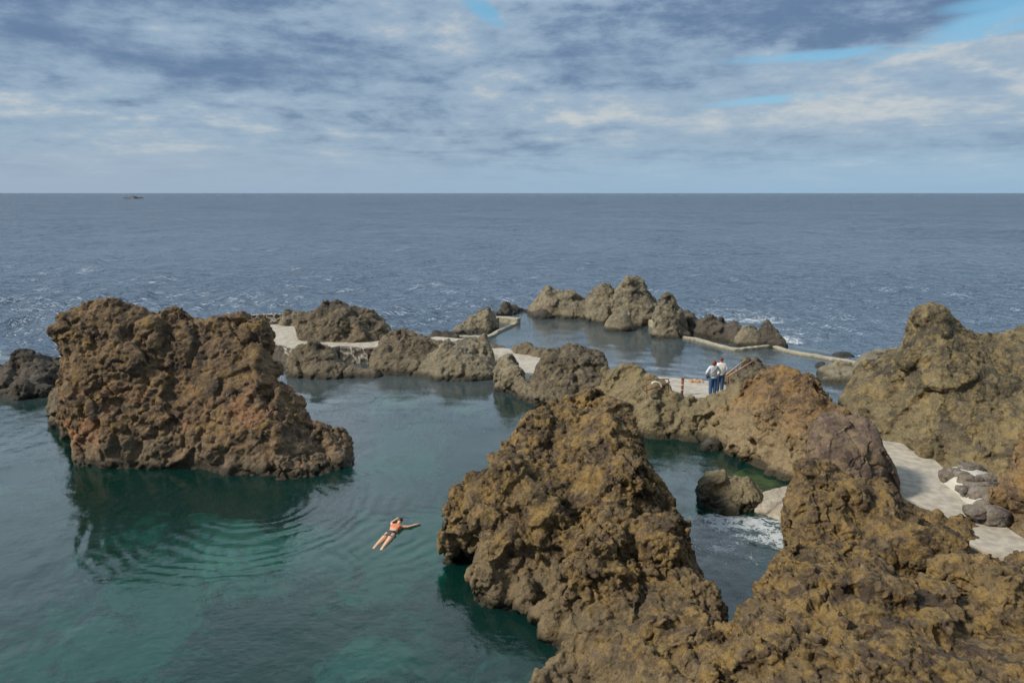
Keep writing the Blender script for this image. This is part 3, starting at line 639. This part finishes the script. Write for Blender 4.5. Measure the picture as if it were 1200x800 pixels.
Rk('leaning slab shaped rock below the wooden rails', loft([(848, 482, 848, 476, .3), (856, 486, 856, 466, .8), (870, 486, 870, 458, 1.1), (884, 484, 884, 449, 1.4), (894, 480, 893, 450, 1.1), (900, 476, 900, 460, .6)], zb=1.0, bulge=.5, bump_n=2), M['grey'], .045, S=.6, amp=.6, crumble=.4)
Rk('big ochre cliff block rising from the green shallows', loft([(838, 518, 837, 500, .6), (846, 526, 846, 474, 1.4), (862, 537, 862, 458, 2.), (880, 546, 882, 444, 2.5), (900, 554, 903, 430, 2.9), (918, 562, 924, 429, 3), (935, 570, 945, 439, 3.), (955, 578, 962, 453, 3), (975, 585, 982, 470, 2.8), (992, 592, 1000, 492, 2.4), (1005, 600, 1015, 520, 1.8)], bulge=.45, bump_n=10, lump=(.08, .16)), M['red'], .045, S=.95, amp=.8, crumble=1.1)
# -- right hand cliffs
Rk('tall brown cliff peak behind the pale path on the right', loft([(985, 500, 985, 470, 1.5), (1000, 510, 1000, 440, 3), (1015, 516, 1015, 427, 3.5), (1035, 521, 1035, 412, 4), (1050, 526, 1052, 408, 4), (1066, 531, 1062, 388, 3.6), (1080, 537, 1078, 364, 3.8), (1092, 546, 1095, 359, 4.2), (1106, 552, 1112, 364, 4.6), (1125, 560, 1130, 380, 5), (1150, 566, 1152, 388, 5.5), (1170, 572, 1178, 391, 6), (1195, 580, 1200, 386, 6.5), (1235, 590, 1240, 384, 7), (1290, 600, 1300, 390, 7)], zb=1.6, bulge=.35, bump_n=14, lump=(.06, .13), seed=17)
   + [pball(1125, 500, 24.5, (1.5, .9, 1.6)), pball(1060, 470, 27.5, (1.3, 1., 1.5)), pball(1030, 450, 29, (1., 1., 1.1)), pball(1115, 430, 26.5, (1., .8, 1.5))], M['olive'], .045, S=1.15, amp=.62, gully=1.1, base_z=1.6, seed=131)
Rk('pale grey shoulder of rock between the sea wall end and the cliff peak', loft([(985, 445, 985, 436, .6), (1000, 446, 1000, 424, 2), (1015, 448, 1015, 413, 3), (1035, 450, 1038, 409, 3.5), (1060, 452, 1062, 410, 3.5), (1085, 455, 1085, 410, 3.5)], bulge=.6, bump_n=5), M['grey'], .07, S=.8, amp=.7, crumble=.5)
Rk('ochre rock wall cut by the right edge of the picture, above the path end', loft([(1180, 612, 1180, 596, .3), (1186, 620, 1184, 552, .9), (1194, 626, 1192, 516, 1.6), (1206, 636, 1206, 500, 2.1), (1222, 648, 1222, 490, 2.8), (1260, 665, 1260, 486, 3), (1310, 690, 1310, 486, 3)], zb=1.7, bulge=.35, bump_n=8, lump=(.08, .2)), M['red'], .035, S=.8, amp=.7, base_z=1.7)
hp0 = bpy.data.objects.new('boulder_heap', None); scn.collection.objects.link(hp0); hp0.location = Vector(on_z(1140, 590, 1.72)); bpy.context.view_layer.update()
tag(hp0, 'heap of dark boulders set in white mortar beside the pale path', 'boulder heap')
bed_pts = [(1104, 552), (1130, 543), (1152, 551), (1170, 564), (1185, 585), (1178, 612), (1160, 606), (1140, 596), (1120, 575), (1104, 562)]
bp = np.array([on_z(x, y, 1.8) for x, y in bed_pts]); cb = bp.mean(0)
rings_ = []
for f_, hgt in ((1.0, -.5), (1.0, .0), (.88, .16), (.62, .27), (.25, .33), (.02, .34)):
    q_ = cb+(cr(np.concatenate([bp, bp[:1]]), 5)[:-1]-cb)*f_; q_[:, 2] = 1.75+hgt; rings_.append(q_)
Vb, Fb = shell(rings_); me = mesh('mortar', Vb, Fb)
bm = bmesh.new(); bm.from_mesh(me); bmesh.ops.recalc_face_normals(bm, faces=bm.faces[:]); bmesh.ops.subdivide_edges(bm, edges=bm.edges[:], cuts=1, use_grid_fill=True); bm.to_mesh(me); bm.free()
Vv = verts(me); Vv[:, 2] += .05*fbm(Vv/.25, 3, 3); setv(me, Vv-np.array(hp0.location)); link('mortar', me, M['mortar'], hp0)
def boulder(px_, py_, z_, r_, par, seed, mat='stonep', name='boulder', flat=.62):
    c_ = on_z(px_, py_, z_); bm = bmesh.new(); bmesh.ops.create_icosphere(bm, subdivisions=5, radius=1)
    P_ = np.array([v.co[:] for v in bm.verts]); me = bpy.data.meshes.new(name); bm.to_mesh(me); bm.free()
    P_ = np.sign(P_)*np.abs(P_)**.8
    N_ = P_.copy(); sc_ = np.array([r_[0], r_[1], r_[0]*flat])
    f1, f2, cc = worley(P_*1.1+seed*3.7, seed)
    P_ = P_*(1+.22*fbm(P_*1.1+seed, seed, 3)[:, None]+.10*((cc-.5)*sstep(f2-f1, 0, .3))[:, None]+.05*fbm(P_*4+seed, seed, 3)[:, None])*sc_
    ca, sa = math.cos(seed*1.3), math.sin(seed*1.3)*.3
    setv(me, P_+c_-(np.array(par.location) if par else 0)); return link(name, me, M[mat], par)
for i, (x_, y_, r0_, r1_) in enumerate([(1117, 557, .38, .30), (1137, 550, .36, .26), (1127, 573, .17, .17), (1151, 581, .44, .28), (1133, 562, .26, .2), (1160, 562, .26, .2), (1172, 574, .22, .2), (1142, 599, .26, .26), (1165, 604, .40, .32), (1183, 592, .25, .25), (1150, 560, .16, .14), (1128, 557, .22, .16), (1144, 563, .22, .15), (1156, 569, .2, .13), (1146, 571, .24, .15), (1165, 569, .17, .13), (1175, 583, .22, .16), (1152, 592, .24, .15), (1168, 590, .2, .14), (1160, 584, .2, .14), (1136, 568, .16, .14)]):
    boulder(x_, y_, 1.95 if r0_ > .27 else 2.06, (r0_, r1_), hp0, i+3)
# -- nearer right
Rk('smooth purple brown boulder with dark cracks, left of the pale path', loft([(940, 585, 940, 560, .3), (948, 596, 950, 512, .9), (960, 602, 963, 486, 1.4), (978, 606, 982, 483, 1.7), (1000, 608, 1006, 486, 1.8), (1018, 608, 1025, 495, 1.7), (1032, 606, 1038, 514, 1.4), (1042, 602, 1046, 540, 1), (1047, 598, 1049, 565, .5)], zb=1.5, bulge=.95, bump_n=0), M['purple'], .022, S=.9, amp=.5, crumble=.12, cracks=.10, gully=.3, base_z=1.5)
Rk('lumpy ochre rock mass overhanging a dark hollow, below the purple boulder', loft([(922, 660, 924, 640, .5), (930, 672, 927, 585, 1.4), (945, 680, 940, 548, 2.1), (962, 684, 962, 540, 2.7), (985, 688, 985, 552, 2.9), (1010, 692, 1010, 568, 2.9), (1035, 694, 1035, 562, 2.9), (1060, 695, 1054, 582, 2.7), (1085, 696, 1076, 595, 2.5), (1105, 697, 1100, 606, 2.2), (1125, 692, 1124, 608, 1.9), (1142, 684, 1146, 615, 1.6), (1153, 676, 1160, 630, 1.2), (1160, 668, 1166, 652, .5)], zb=1.0, bulge=.7, bump_n=10, lump=(.12, .24), seed=12)
   + [pball(1085, 648, 15.6, (1.1, .7, .7)), pball(960, 555, 18.2, (.5, .5, .5)), pball(948, 548, 18., (.38, .4, .34))], M['ochre'], .028, S=.85, amp=.68, base_z=1.)
Rk('large ochre crag in the middle foreground with fluted foot', loft([(524, 652, 525, 643, .2), (530, 661, 523, 607, .8), (546, 667, 531, 586, 1.5), (560, 674, 548, 572, 2.1), (564, 700, 555, 551, 3.), (578, 712, 582, 542, 3.7), (600, 717, 604, 500, 4.9), (618, 717, 640, 474, 6), (636, 727, 688, 462, 6.9), (655, 740, 722, 471, 6.5), (650, 772, 746, 498, 6.2), (678, 782, 764, 545, 5.0), (700, 800, 788, 600, 4.3), (720, 820, 812, 642, 3.4), (740, 835, 834, 680, 2.7), (765, 845, 846, 716, 1.9), (790, 845, 849, 748, 1.2)], bulge=.65, bump_n=22, lump=(.10, .22), seed=9)
   + [pball(580, 690, 16.2, (.42, .5, .75)), pball(615, 700, 15.9, (.4, .5, .7)), pball(650, 745, 14.6, (.4, .45, .7)), pball(545, 630, 18.2, (.7, .7, .8)), pball(735, 570, 17.8, (.9, .9, .9)), pball(775, 640, 16, (.9, .9, 1.0)), pball(700, 650, 15.9, (.9, .8, 1.0))],
   M['ochre'], .034, S=1.05, amp=.95, seed=41)
crest = [(632, 800, 13.0), (690, 738, 14.2), (730, 722, 14.3), (770, 714, 14.4), (808, 720, 13.9), (850, 737, 13.1), (874, 703, 13.3), (906, 668, 13.7), (928, 642, 14), (968, 634, 14), (1010, 645, 13.6), (1060, 668, 13), (1115, 690, 12.6), (1160, 664, 14.0), (1200, 650, 14.9), (1300, 646, 15)]
y3 = [12.6, 12.3, 12.0, 11.5, 11.1, 10.7, 10.4, 10.1, 9.9, 9.8, 9.6, 9.5, 9.5, 9.5, 9.6, 9.6]
r3 = [(c[0]-(10 if i == 0 else 0), 805, y) for i, (c, y) in enumerate(zip(crest, y3))]
r2 = [(a[0], (a[1]*.5+b[1]*.5), a[2]*.5+b[2]*.5+(-.25 if 1000 < a[0] < 1180 else -.5)) for a, b in zip(crest, r3)]
r0 = [(a[0], a[1]+22, a[2]+.55) for a in crest]
r4 = [(a[0], 1000, a[2]-2.6) for a in r3]
Rk('foreground bed of crumbly ochre rock filling the bottom right corner', patch([r0, crest, r2, r3, r4])
   + [pball(700, 770, 13.3, (.45, .5, .9)), pball(765, 765, 13.1, (.5, .5, .9)), pball(850, 800, 11.2, (.7, .6, .6)), pball(930, 700, 12.6, (.7, .7, .6)), pball(1180, 720, 12, (.8, .8, .6)), pball(1020, 720, 11.8, (.6, .6, .5)), pball(1150, 676, 14.3, (.8, .6, .55)), pball(1118, 672, 14.0, (.6, .6, .5))], M['ochre'], .028, S=1.0, amp=.8, gully=.8)
# -- in the channel
Rk('brown boulder lying in the channel beside the foam', loft([(820, 578, 820, 574, .2), (824, 590, 823, 564, .8), (836, 598, 834, 557, 1.2), (852, 601, 850, 555, 1.4), (868, 600, 868, 559, 1.2), (880, 596, 880, 568, .9), (886, 590, 887, 580, .3)], bulge=.45, bump_n=1), M['olive'], .03, S=.75, amp=.9, crumble=.7)
Rk('flat pale wet rock shelf between the channel boulder and the ochre block', loft([(878, 594, 878, 588, .3), (886, 601, 888, 580, .9), (900, 606, 902, 574, 1.2), (915, 612, 918, 571, 1.6), (930, 616, 934, 568, 1.8), (948, 620, 950, 570, 1.8)], zb=0., bulge=.97, bump_n=0), M['shelf'], .03, S=.6, amp=.38, crumble=.3)
Rk('pair of small dark stones at the corner of the ochre block', loft([(822, 522, 822, 518, .1), (826, 527, 827, 514, .4), (833, 529, 833, 512, .5), (840, 529, 840, 514, .5), (845, 527, 845, 520, .2)], bump_n=2, lump=(.3, .5)), M['dark'], .03, S=.3, amp=.6)

# islet on the horizon
isl = loft([(144, 232.4, 144, 232.0, 3), (149, 232.8, 149, 230.9, 6), (155, 232.9, 155, 230.4, 8), (159, 232.9, 159, 230.0, 8), (164, 232.8, 163, 231.0, 6), (168, 232.5, 168, 232.0, 3)], bump_n=0)
me = mesh('islet', *isl[0]); Pq = verts(me); setv(me, Pq+np.stack([fbm(Pq/6, i, 3)*np.array(1.2) for i in range(3)], -1))
o = link('islet', me, plain('wet_black_rock', (.03, .03, .033), .6, .5, 1, .3)); recentre(o); tag(o, 'tiny dark islet out at sea just below the horizon', 'islet')

# ================================================================== walls
def strip_wall(name, pix, z, w, h, mat, label, cat='wall', dirsign=1, group=None):
    P = np.array([on_z(x, y, z) for x, y in pix]); Pq = cr(P, 6)
    tg = np.gradient(Pq, axis=0); tg /= np.linalg.norm(tg, axis=1)[:, None]
    nn = np.stack([-tg[:, 1], tg[:, 0], 0*tg[:, 0]], -1)*dirsign
    rings = []
    rs = np.random.default_rng(len(pix)*7)
    for i, (p_, n_) in enumerate(zip(Pq, nn)):
        e = .03*rs.standard_normal(4); b = .05
        rings.append(np.array([p_+[0, 0, -h], p_+[0, 0, -b]+n_*e[0], p_+n_*(b+e[0])+[0, 0, e[1]*.5], p_+n_*(w-b+e[2])+[0, 0, e[1]*.5], p_+n_*(w+e[2])+[0, 0, -b], p_+n_*w+[0, 0, -h]]))
    V, F = shell(rings); me = mesh(name, V, F)
    bm = bmesh.new(); bm.from_mesh(me); bmesh.ops.recalc_face_normals(bm, faces=bm.faces[:]); bm.to_mesh(me); bm.free()
    o = link(name, me, mat, smooth=False); recentre(o); tag(o, label, cat, group); return o
strip_wall('sea_wall', [(800, 394), (815, 396.5), (835, 402), (862, 408), (885, 406.5), (905, 405), (922, 410), (950, 415), (980, 420), (1010, 425)], .17, .32, 3., M['edge'], 'pale curved low sea wall closing the back pool on the right')
strip_wall('sea_wall', [(532, 393.5), (552, 393.8), (573, 393.5), (590, 385), (609, 376.5)], .17, .36, 3., M['edge'], 'straight cornered low wall closing the back pool on the left')
strip_wall('sea_wall', [(574, 371.5), (590, 372), (606, 373.5)], .45, .6, 3., M['edge'], 'short concrete wall behind the pit at the left of the back pool')
strip_wall('sea_wall', [(758, 374), (762, 375), (767, 378), (771, 381)], .55, .5, 3., M['edge'], 'short pale wall piece wedged between the pinnacle and the cone rock')

def stone_wall(name, pix, ztop, h, w, label, cell=.42, seed=3):
    P = np.array([on_z(x, y, ztop) for x, y in pix]); L = np.linalg.norm(np.diff(P, axis=0), axis=1).sum()
    n = int(L/.045); t = np.linspace(0, len(pix)-1, n); Pq = np.stack([np.interp(t, range(len(pix)), P[:, i]) for i in range(3)], -1)
    rows = []
    prof = [(w, -h)]+[(w, -h+h*i/3) for i in (1, 2)]+[(w, 0)]+[(w*i/6, 0) for i in range(5, -1, -1)]+[(0, -h*i/26) for i in range(1, 27)]
    for (a, b) in prof: rows.append(Pq+np.array([0, a, b]))
    Gq = np.array(rows); me = gridmesh(name, Gq); V = verts(me); N = norms(me)
    f1, f2, c = worley(V/cell+.15*np.stack([fbm(V/.3, i, 2) for i in range(3)], -1), seed)
    mm = sstep(f2-f1, .12, .04)*sstep(vnoise(V/.8, seed+4), -.45, .05)
    V += N*((np.minimum(f2-f1, .35)*.22)[:, None]); V += N*(.03*fbm(V/.15, seed, 3))[:, None]
    setv(me, V); setattr_f(me, 'mortar', mm)
    o = link(name, me, M['stone']); recentre(o); tag(o, label, 'wall'); return o
stone_wall('stone_wall', [(398, 407), (430, 408), (470, 407)], 1.0, 3.2, .4, 'wall of dark stones and pale mortar under the terrace, right of the round rock', .62, 3)
stone_wall('stone_wall', [(290, 403), (318, 403), (345, 409), (352, 411)], 1.0, 3.2, .4, 'rubble stone wall under the terrace, between the huge block and the round rock', .5, 8)
stone_wall('stone_wall', [(285, 370.5), (305, 368.5), (332, 368)], 1.75, 1.0, .6, 'low grey and white stone wall along the seaward edge of the terrace', .5, 5)

# ================================================================== railings, posts
M['rust'] = plain('rusty_iron', (.22, .075, .035), .8, .3, 60, .3)
M['wood'] = plain('weathered_wood', (.42, .27, .16), .8, .3, 30, .25)
M['white'] = plain('white_paint', (.78, .78, .75), .5, 0, 10, .05)
def tube(pts, r, seg=8):
    pts = [np.array(p, float) for p in pts]; rings = []
    for i, p_ in enumerate(pts):
        a = pts[max(i-1, 0)]; b_ = pts[min(i+1, len(pts)-1)]; t_ = (b_-a)/np.linalg.norm(b_-a)
        u = np.cross(t_, [0, 0, 1.] if abs(t_[2]) < .9 else [1., 0, 0]); u /= np.linalg.norm(u); v = np.cross(t_, u)
        rr = r[i] if isinstance(r, (list, tuple)) else r
        rings.append(np.array([p_+rr*(math.cos(k*2*math.pi/seg)*u+math.sin(k*2*math.pi/seg)*v) for k in range(seg)]))
    return shell(rings)
def join_pieces(name, pcs, mat, parent=None):
    V = []; F = []
    for v, f in pcs:
        o = len(V); V += list(v); F += [tuple(i+o for i in q) for q in f]
    me = mesh(name, V, F); bm = bmesh.new(); bm.from_mesh(me); bmesh.ops.recalc_face_normals(bm, faces=bm.faces[:]); bm.to_mesh(me); bm.free()
    return link(name, me, mat, parent)
def empty(name, loc, label, cat, group=None, rz=0):
    o = bpy.data.objects.new(name, None); scn.collection.objects.link(o); o.location = loc; o.rotation_euler.z = rz; o.empty_display_size = .2
    tag(o, label, cat, group); bpy.context.view_layer.update(); return o
pb = on_z(799, 463, 1.2)
po = empty('post', pb, 'rusty iron post standing on the pale path left of the couple', 'post')
join_pieces('pole', [tube([(0, 0, -.4), (0, 0, .80)], .062, 10)], M['rust'], po)
join_pieces('cap', [tube([(0, 0, .80), (0, 0, .83), (0, 0, .85)], [.085, .085, .04], 10)], M['rust'], po)
for zz in (.28, .52): join_pieces('collar', [tube([(0, 0, zz-.015), (0, 0, zz+.015)], .07, 10)], M['white'], po)
def px(x, y, Y): return at_y(x, y, Y)
ro = empty('railing', px(770, 462, 29.6), 'thin rusty railing bars fixed on the ridge rock left of the post', 'railing')
def loc(o, pts): return [np.array(p)-np.array(o.location) for p in pts]
join_pieces('bar', [tube(loc(ro, [px(757, 445, 29.6), px(768, 444.2, 30), px(783, 444, 30.4)]), .022)], M['rust'], ro)
join_pieces('bar', [tube(loc(ro, [px(755, 458, 29.2), px(766, 454.5, 29.5), px(776, 451.5, 29.8), px(785, 447.5, 30.2)]), .026)], M['rust'], ro)
join_pieces('upright', [tube(loc(ro, [px(758, 461, 29.3), px(757.5, 444.6, 29.6)]), .022)], M['rust'], ro)
join_pieces('upright', [tube(loc(ro, [px(784, 452, 30.3), px(783.5, 443.5, 30.4)]), .022)], M['rust'], ro)
hz = [px(763.5+11.5*(1-math.cos(a))*.5+.2, 450.5-4.0*math.sin(a)+(3.5*(a/math.pi)**2), 29.35) for a in np.linspace(0.15, math.pi, 14)]
hc = join_pieces('hoop', [tube(hz, .032, 10)], M['white']); recentre(hc); tag(hc, 'white curved hoop lying behind the thin rusty railing', 'hoop')
wo = empty('handrail', px(863, 440, 30.5), 'pair of weathered wooden rails climbing the dark rock right of the couple', 'handrail')
join_pieces('rail', [tube(loc(wo, [px(851, 439, 30.6), px(862, 430.5, 31.2), px(874, 421.5, 31.8)]), .038)], M['wood'], wo)
join_pieces('rail', [tube(loc(wo, [px(853, 441, 30.3), px(867, 432.5, 31.0), px(882, 423, 31.6)]), .034)], M['wood'], wo)
for a in ((853, 437.5, 30.7), (864, 429, 31.3), (874, 421, 31.8)):
    join_pieces('baluster', [tube(loc(wo, [px(*a), px(a[0]+.6, a[1]+12, a[2])]), .026)], M['rust'], wo)
pl = strip_wall('plank', [(808, 446), (824, 446.2)], 1.30, .35, .12, M['wood'], 'low rusty brown plank at the pool side edge of the pale path', 'plank')

# ================================================================== people
M['skin'] = plain('skin', (.52, .30, .20), .5, 0, 10, .06)
M['hair'] = plain('auburn_hair', (.20, .060, .022), .6, .4, 120, .35)
M['hair2'] = plain('dark_red_hair', (.15, .040, .028), .6, .4, 120, .35)
M['dkhair'] = plain('wet_dark_hair', (.03, .024, .02), .35, .4, 120, .3)
M['jeans'] = plain('blue_denim', (.055, .125, .27), .85, .3, 90, .15)
M['jeans2'] = plain('dark_blue_denim', (.035, .085, .19), .85, .3, 90, .15)
M['jacket'] = plain('light_grey_jacket', (.64, .70, .76), .85, .3, 60, .08)
M['sweater'] = plain('cream_sweater', (.82, .81, .77), .9, .3, 60, .06)
M['black'] = plain('black_strap', (.02, .02, .022), .6, 0, 10, .1)
M['shoe'] = plain('pale_shoe', (.45, .44, .42), .6, 0, 10, .1)
M['top'] = plain('orange_swim_top', (.66, .22, .10), .6, .2, 60, .2)
M['bikini'] = plain('dark_swim_bottoms', (.055, .05, .07), .5, 0, 30, .2)
M['tan'] = plain('tanned_skin', (.70, .42, .25), .45, 0, 10, .06)
def skin(name, J, E, mat, parent, sub=2, root=0):
    """J: dict name -> (x, y, z, rx[, ry]); E: list of edge name pairs"""
    ks = list(J); me = bpy.data.meshes.new(name)
    me.from_pydata([J[k][:3] for k in ks], [(ks.index(a), ks.index(b_)) for a, b_ in E], []); me.update()
    o = link(name, me, None, parent, smooth=False)
    md = o.modifiers.new('skin', 'SKIN'); md.use_smooth_shade = True
    sv_ = me.skin_vertices[0].data
    for i, k in enumerate(ks):
        r = J[k][3:]; sv_[i].radius = (r[0], r[-1]); sv_[i].use_root = (i == root)
    s = o.modifiers.new('sub', 'SUBSURF'); s.levels = sub; s.render_levels = sub
    me = apply_mods(o); me.materials.clear(); me.materials.append(mat)
    me.polygons.foreach_set('use_smooth', np.ones(len(me.polygons), bool)); return o
def hand(J, E, wrist, d_, side, s=1.):
    """five short finger chains rooted in the palm"""
    w = np.array(J[wrist][:3]); d_ = np.array(d_, float); d_ /= np.linalg.norm(d_)
    sd_ = np.cross(d_, [0, 1., 0]) if abs(d_[1]) < .8 else np.cross(d_, [0, 0, 1.]); sd_ /= np.linalg.norm(sd_)
    pk = wrist+'p'; J[pk] = (*(w+d_*.07*s), .036*s, .018*s); E.append((wrist, pk))
    for i, (off, ln) in enumerate(((-.030, .070), (-.010, .085), (.010, .080), (.030, .062))):
        a = w+d_*.085*s+sd_*off*s; b_ = a+d_*ln*.55*s; c_ = b_+d_*ln*.45*s+np.array([0, .012*s, 0])
        J[f'{pk}{i}a'] = (*a, .0095*s); J[f'{pk}{i}b'] = (*b_, .009*s); J[f'{pk}{i}c'] = (*c_, .0075*s)
        E += [(pk, f'{pk}{i}a'), (f'{pk}{i}a', f'{pk}{i}b'), (f'{pk}{i}b', f'{pk}{i}c')]
    a = w+d_*.03*s+sd_*side*.034*s; b_ = a+d_*.035*s+sd_*side*.022*s
    J[pk+'ta'] = (*a, .011*s); J[pk+'tb'] = (*b_, .009*s); E += [(wrist, pk+'ta'), (pk+'ta', pk+'tb')]

def standing(loc_, rz, label, group, hairm, topm, legm, s=1., bob=True, elbow=.34):
    ro_ = empty('person', loc_, label, 'person', group, rz); ro_.scale = (s, s, s)
    J = {'pel': (0, 0, .95, .13, .09), 'bel': (0, 0, 1.10, .115, .08), 'che': (0, 0, 1.29, .12, .06), 'nck': (0, .01, 1.45, .055, .055), 'hd0': (0, .02, 1.52, .062, .068), 'hd1': (0, .025, 1.60, .075, .088), 'hd2': (0, .02, 1.67, .055, .065),
         'nose': (0, .115, 1.585, .014, .014)}
    E = [('pel', 'bel'), ('bel', 'che'), ('che', 'nck'), ('nck', 'hd0'), ('hd0', 'hd1'), ('hd1', 'hd2'), ('hd1', 'nose')]
    for k, sx in (('l', -1), ('r', 1)):
        J[k+'sh'] = (.165*sx, 0, 1.385, .05, .05); J[k+'el'] = (elbow*sx*.85, -.03, 1.13, .042, .042); J[k+'wr'] = (.23*sx, .09, .93, .028, .028)
        E += [('che', k+'sh'), (k+'sh', k+'el'), (k+'el', k+'wr')]
        hand(J, E, k+'wr', (-.08*sx, .25, -.95), -sx)
        J[k+'hp'] = (.09*sx, 0, .88, .08, .085); J[k+'kn'] = (.095*sx, .015, .50, .06, .065); J[k+'an'] = (.10*sx, -.01, .09, .038, .042)
        J[k+'he'] = (.10*sx, -.03, .035, .034, .034); J[k+'to'] = (.115*sx, .13, .03, .036, .028)
        E += [('pel', k+'hp'), (k+'hp', k+'kn'), (k+'kn', k+'an'), (k+'an', k+'he'), (k+'he', k+'to')]
    skin('body', J, E, M['skin'], ro_)
    # ears and face
    for sx in (-1, 1):
        join_pieces('ear', [ball((sx*.077, .02, 1.59), (.012, .02, .032))], M['skin'], ro_)
        join_pieces('eye', [ball((sx*.03, .098, 1.605), (.012, .012, .009))], M['black'], ro_)
    join_pieces('mouth', [ball((0, .095, 1.545), (.024, .01, .006))], M['top'], ro_)
    Tt = {'hem': (0, 0, .83, .19, .16), 'w': (0, 0, 1.08, .17, .135), 'c': (0, -.005, 1.30, .185, .14), 'n': (0, .0, 1.42, .10, .09), 'n2': (0, .01, 1.455, .066, .066)}
    TE = [('hem', 'w'), ('w', 'c'), ('c', 'n'), ('n', 'n2')]
    for k, sx in (('l', -1), ('r', 1)):
        Tt[k+'s'] = (.17*sx, 0, 1.385, .078, .078); Tt[k+'e'] = (elbow*sx*.85, -.03, 1.13, .062, .062); Tt[k+'w'] = (.232*sx, .085, .945, .046, .046)
        TE += [('c', k+'s'), (k+'s', k+'e'), (k+'e', k+'w')]
    skin('jacket' if bob else 'sweater', Tt, TE, topm, ro_, root=1)
    Lg = {'p': (0, 0, .98, .155, .12)}; LE = []
    for k, sx in (('l', -1), ('r', 1)):
        Lg[k+'h'] = (.095*sx, 0, .82, .125, .13); Lg[k+'k'] = (.098*sx, .012, .48, .095, .10); Lg[k+'a'] = (.10*sx, -.01, .035, .075, .08)
        LE += [('p', k+'h'), (k+'h', k+'k'), (k+'k', k+'a')]
    skin('jeans', Lg, LE, legm, ro_)
    for sx in (-1, 1):
        skin('shoe', {'a': (.10*sx, -.05, .045, .046, .042), 'b': (.108*sx, .06, .045, .050, .036), 'c': (.115*sx, .14, .035, .042, .028)}, [('a', 'b'), ('b', 'c')], M['shoe'], ro_)
    hh = {'a': (0, .03, 1.69, .085, .09), 'b': (0, -.035, 1.63, .118, .09), 'c': (0, -.05, 1.54, .125 if bob else .085, .07)}
    he = [('a', 'b'), ('b', 'c')]
    if bob: hh['d'] = (0, -.055, 1.465, .115, .06); he.append(('c', 'd'))
    skin('hair', hh, he, hairm, ro_)
    return ro_
pA = on_z(834.5, 463.5, 1.2); pB = on_z(843, 459.5, 1.2)
a_ = standing(pA, R(4), 'person in light grey jacket and blue jeans with auburn bob and black strap', 'couple looking out over the back pool', M['hair'], M['jacket'], M['jeans'], 1.0, True, .40)
b_ = standing(pB, R(-6), 'person in cream sweater and dark jeans with short red hair', 'couple looking out over the back pool', M['hair2'], M['sweater'], M['jeans2'], 1.0, False, .32)
bag = empty('shoulder_bag', pA, 'small black bag on a cross body strap worn by the person in the grey jacket', 'bag')
st = []
for i in range(25):
    t_ = i/24*2*math.pi
    x_ = .215*math.cos(t_); y_ = .158*math.sin(t_)
    st.append((x_-.03, y_-.003, 1.19+x_*1.02*(1 if True else 0)))
join_pieces('strap', [tube([(x, y*1.06, z) for x, y, z in st], .020, 6)], M['black'], bag)
join_pieces('pouch', [ball((-.27, .02, .93), (.06, .11, .10))], M['black'], bag)

# swimmer, seen from above and behind, breast stroke
sw_h = on_z(470, 613, 0.0); sw_f = on_z(446, 648, -.25)
sw = empty('person', sw_h, 'person swimming breast stroke in orange top and dark bikini bottoms, alone in the pool', 'person', None)
dv = np.array([sw_f[0]-sw_h[0], sw_f[1]-sw_h[1], 0.]); dv /= np.linalg.norm(dv)
sw.rotation_euler.z = math.atan2(dv[1], dv[0])+math.pi/2    # local -Y runs from the head to the feet
J = {'pel': (0, -.80, .00, .155, .10), 'wst': (0, -.62, .02, .125, .085), 'che': (0, -.40, .035, .15, .10), 'nck': (0, -.19, .07, .055, .055), 'hd0': (0, -.09, .12, .068, .07), 'hd1': (0, -.01, .14, .08, .09), 'nose': (0, .085, .11, .014, .014)}
E = [('pel', 'wst'), ('wst', 'che'), ('che', 'nck'), ('nck', 'hd0'), ('hd0', 'hd1'), ('hd1', 'nose')]
for k, sx in (('l', -1), ('r', 1)):
    J[k+'sh'] = (.17*sx, -.28, .04, .058, .055)
    if sx < 0: J[k+'el'] = (-.30, -.10, .02, .042, .04); J[k+'wr'] = (-.24, .10, .05, .03, .028)
    else: J[k+'el'] = (.36, -.20, .03, .045, .042); J[k+'wr'] = (.52, -.02, .03, .032, .03)
    E += [('che', k+'sh'), (k+'sh', k+'el'), (k+'el', k+'wr')]
    hand(J, E, k+'wr', (.15, .95, .02) if sx < 0 else (.8, .45, .0), 1, 1.)
    J[k+'hp'] = (.09*sx, -.90, .0, .112, .10); J[k+'kn'] = (.11*sx, -1.22, .0, .085, .072); J[k+'an'] = (.125*sx, -1.58, -.01, .056, .05); J[k+'to'] = (.13*sx, -1.74, -.03, .055, .036)
    E += [('pel', k+'hp'), (k+'hp', k+'kn'), (k+'kn', k+'an'), (k+'an', k+'to')]
skin('body', J, E, M['tan'], sw)
skin('swim_top', {'a': (0, -.60, .032, .14, .105), 'b': (0, -.42, .045, .175, .125), 'c': (0, -.27, .06, .14, .10), 'l': (-.18, -.285, .05, .075, .075), 'r': (.18, -.285, .05, .075, .075)}, [('a', 'b'), ('b', 'c'), ('b', 'l'), ('b', 'r')], M['top'], sw, root=1)
skin('swim_bottoms', {'a': (0, -.79, .015, .125, .10), 'b': (0, -.85, .012, .150, .112), 'c': (0, -.91, .0, .06, .085)}, [('a', 'b'), ('b', 'c')], M['bikini'], sw, root=1)
skin('hair', {'a': (0, .0, .19, .085, .085), 'b': (0, -.06, .16, .10, .085), 'c': (0, -.12, .12, .06, .05)}, [('a', 'b'), ('b', 'c')], M['dkhair'], sw)
for sx in (-1, 1):
    join_pieces('ear', [ball((sx*.085, -.02, .13), (.012, .02, .03))], M['tan'], sw)
    join_pieces('eye', [ball((sx*.03, .072, .14), (.012, .012, .009))], M['black'], sw)
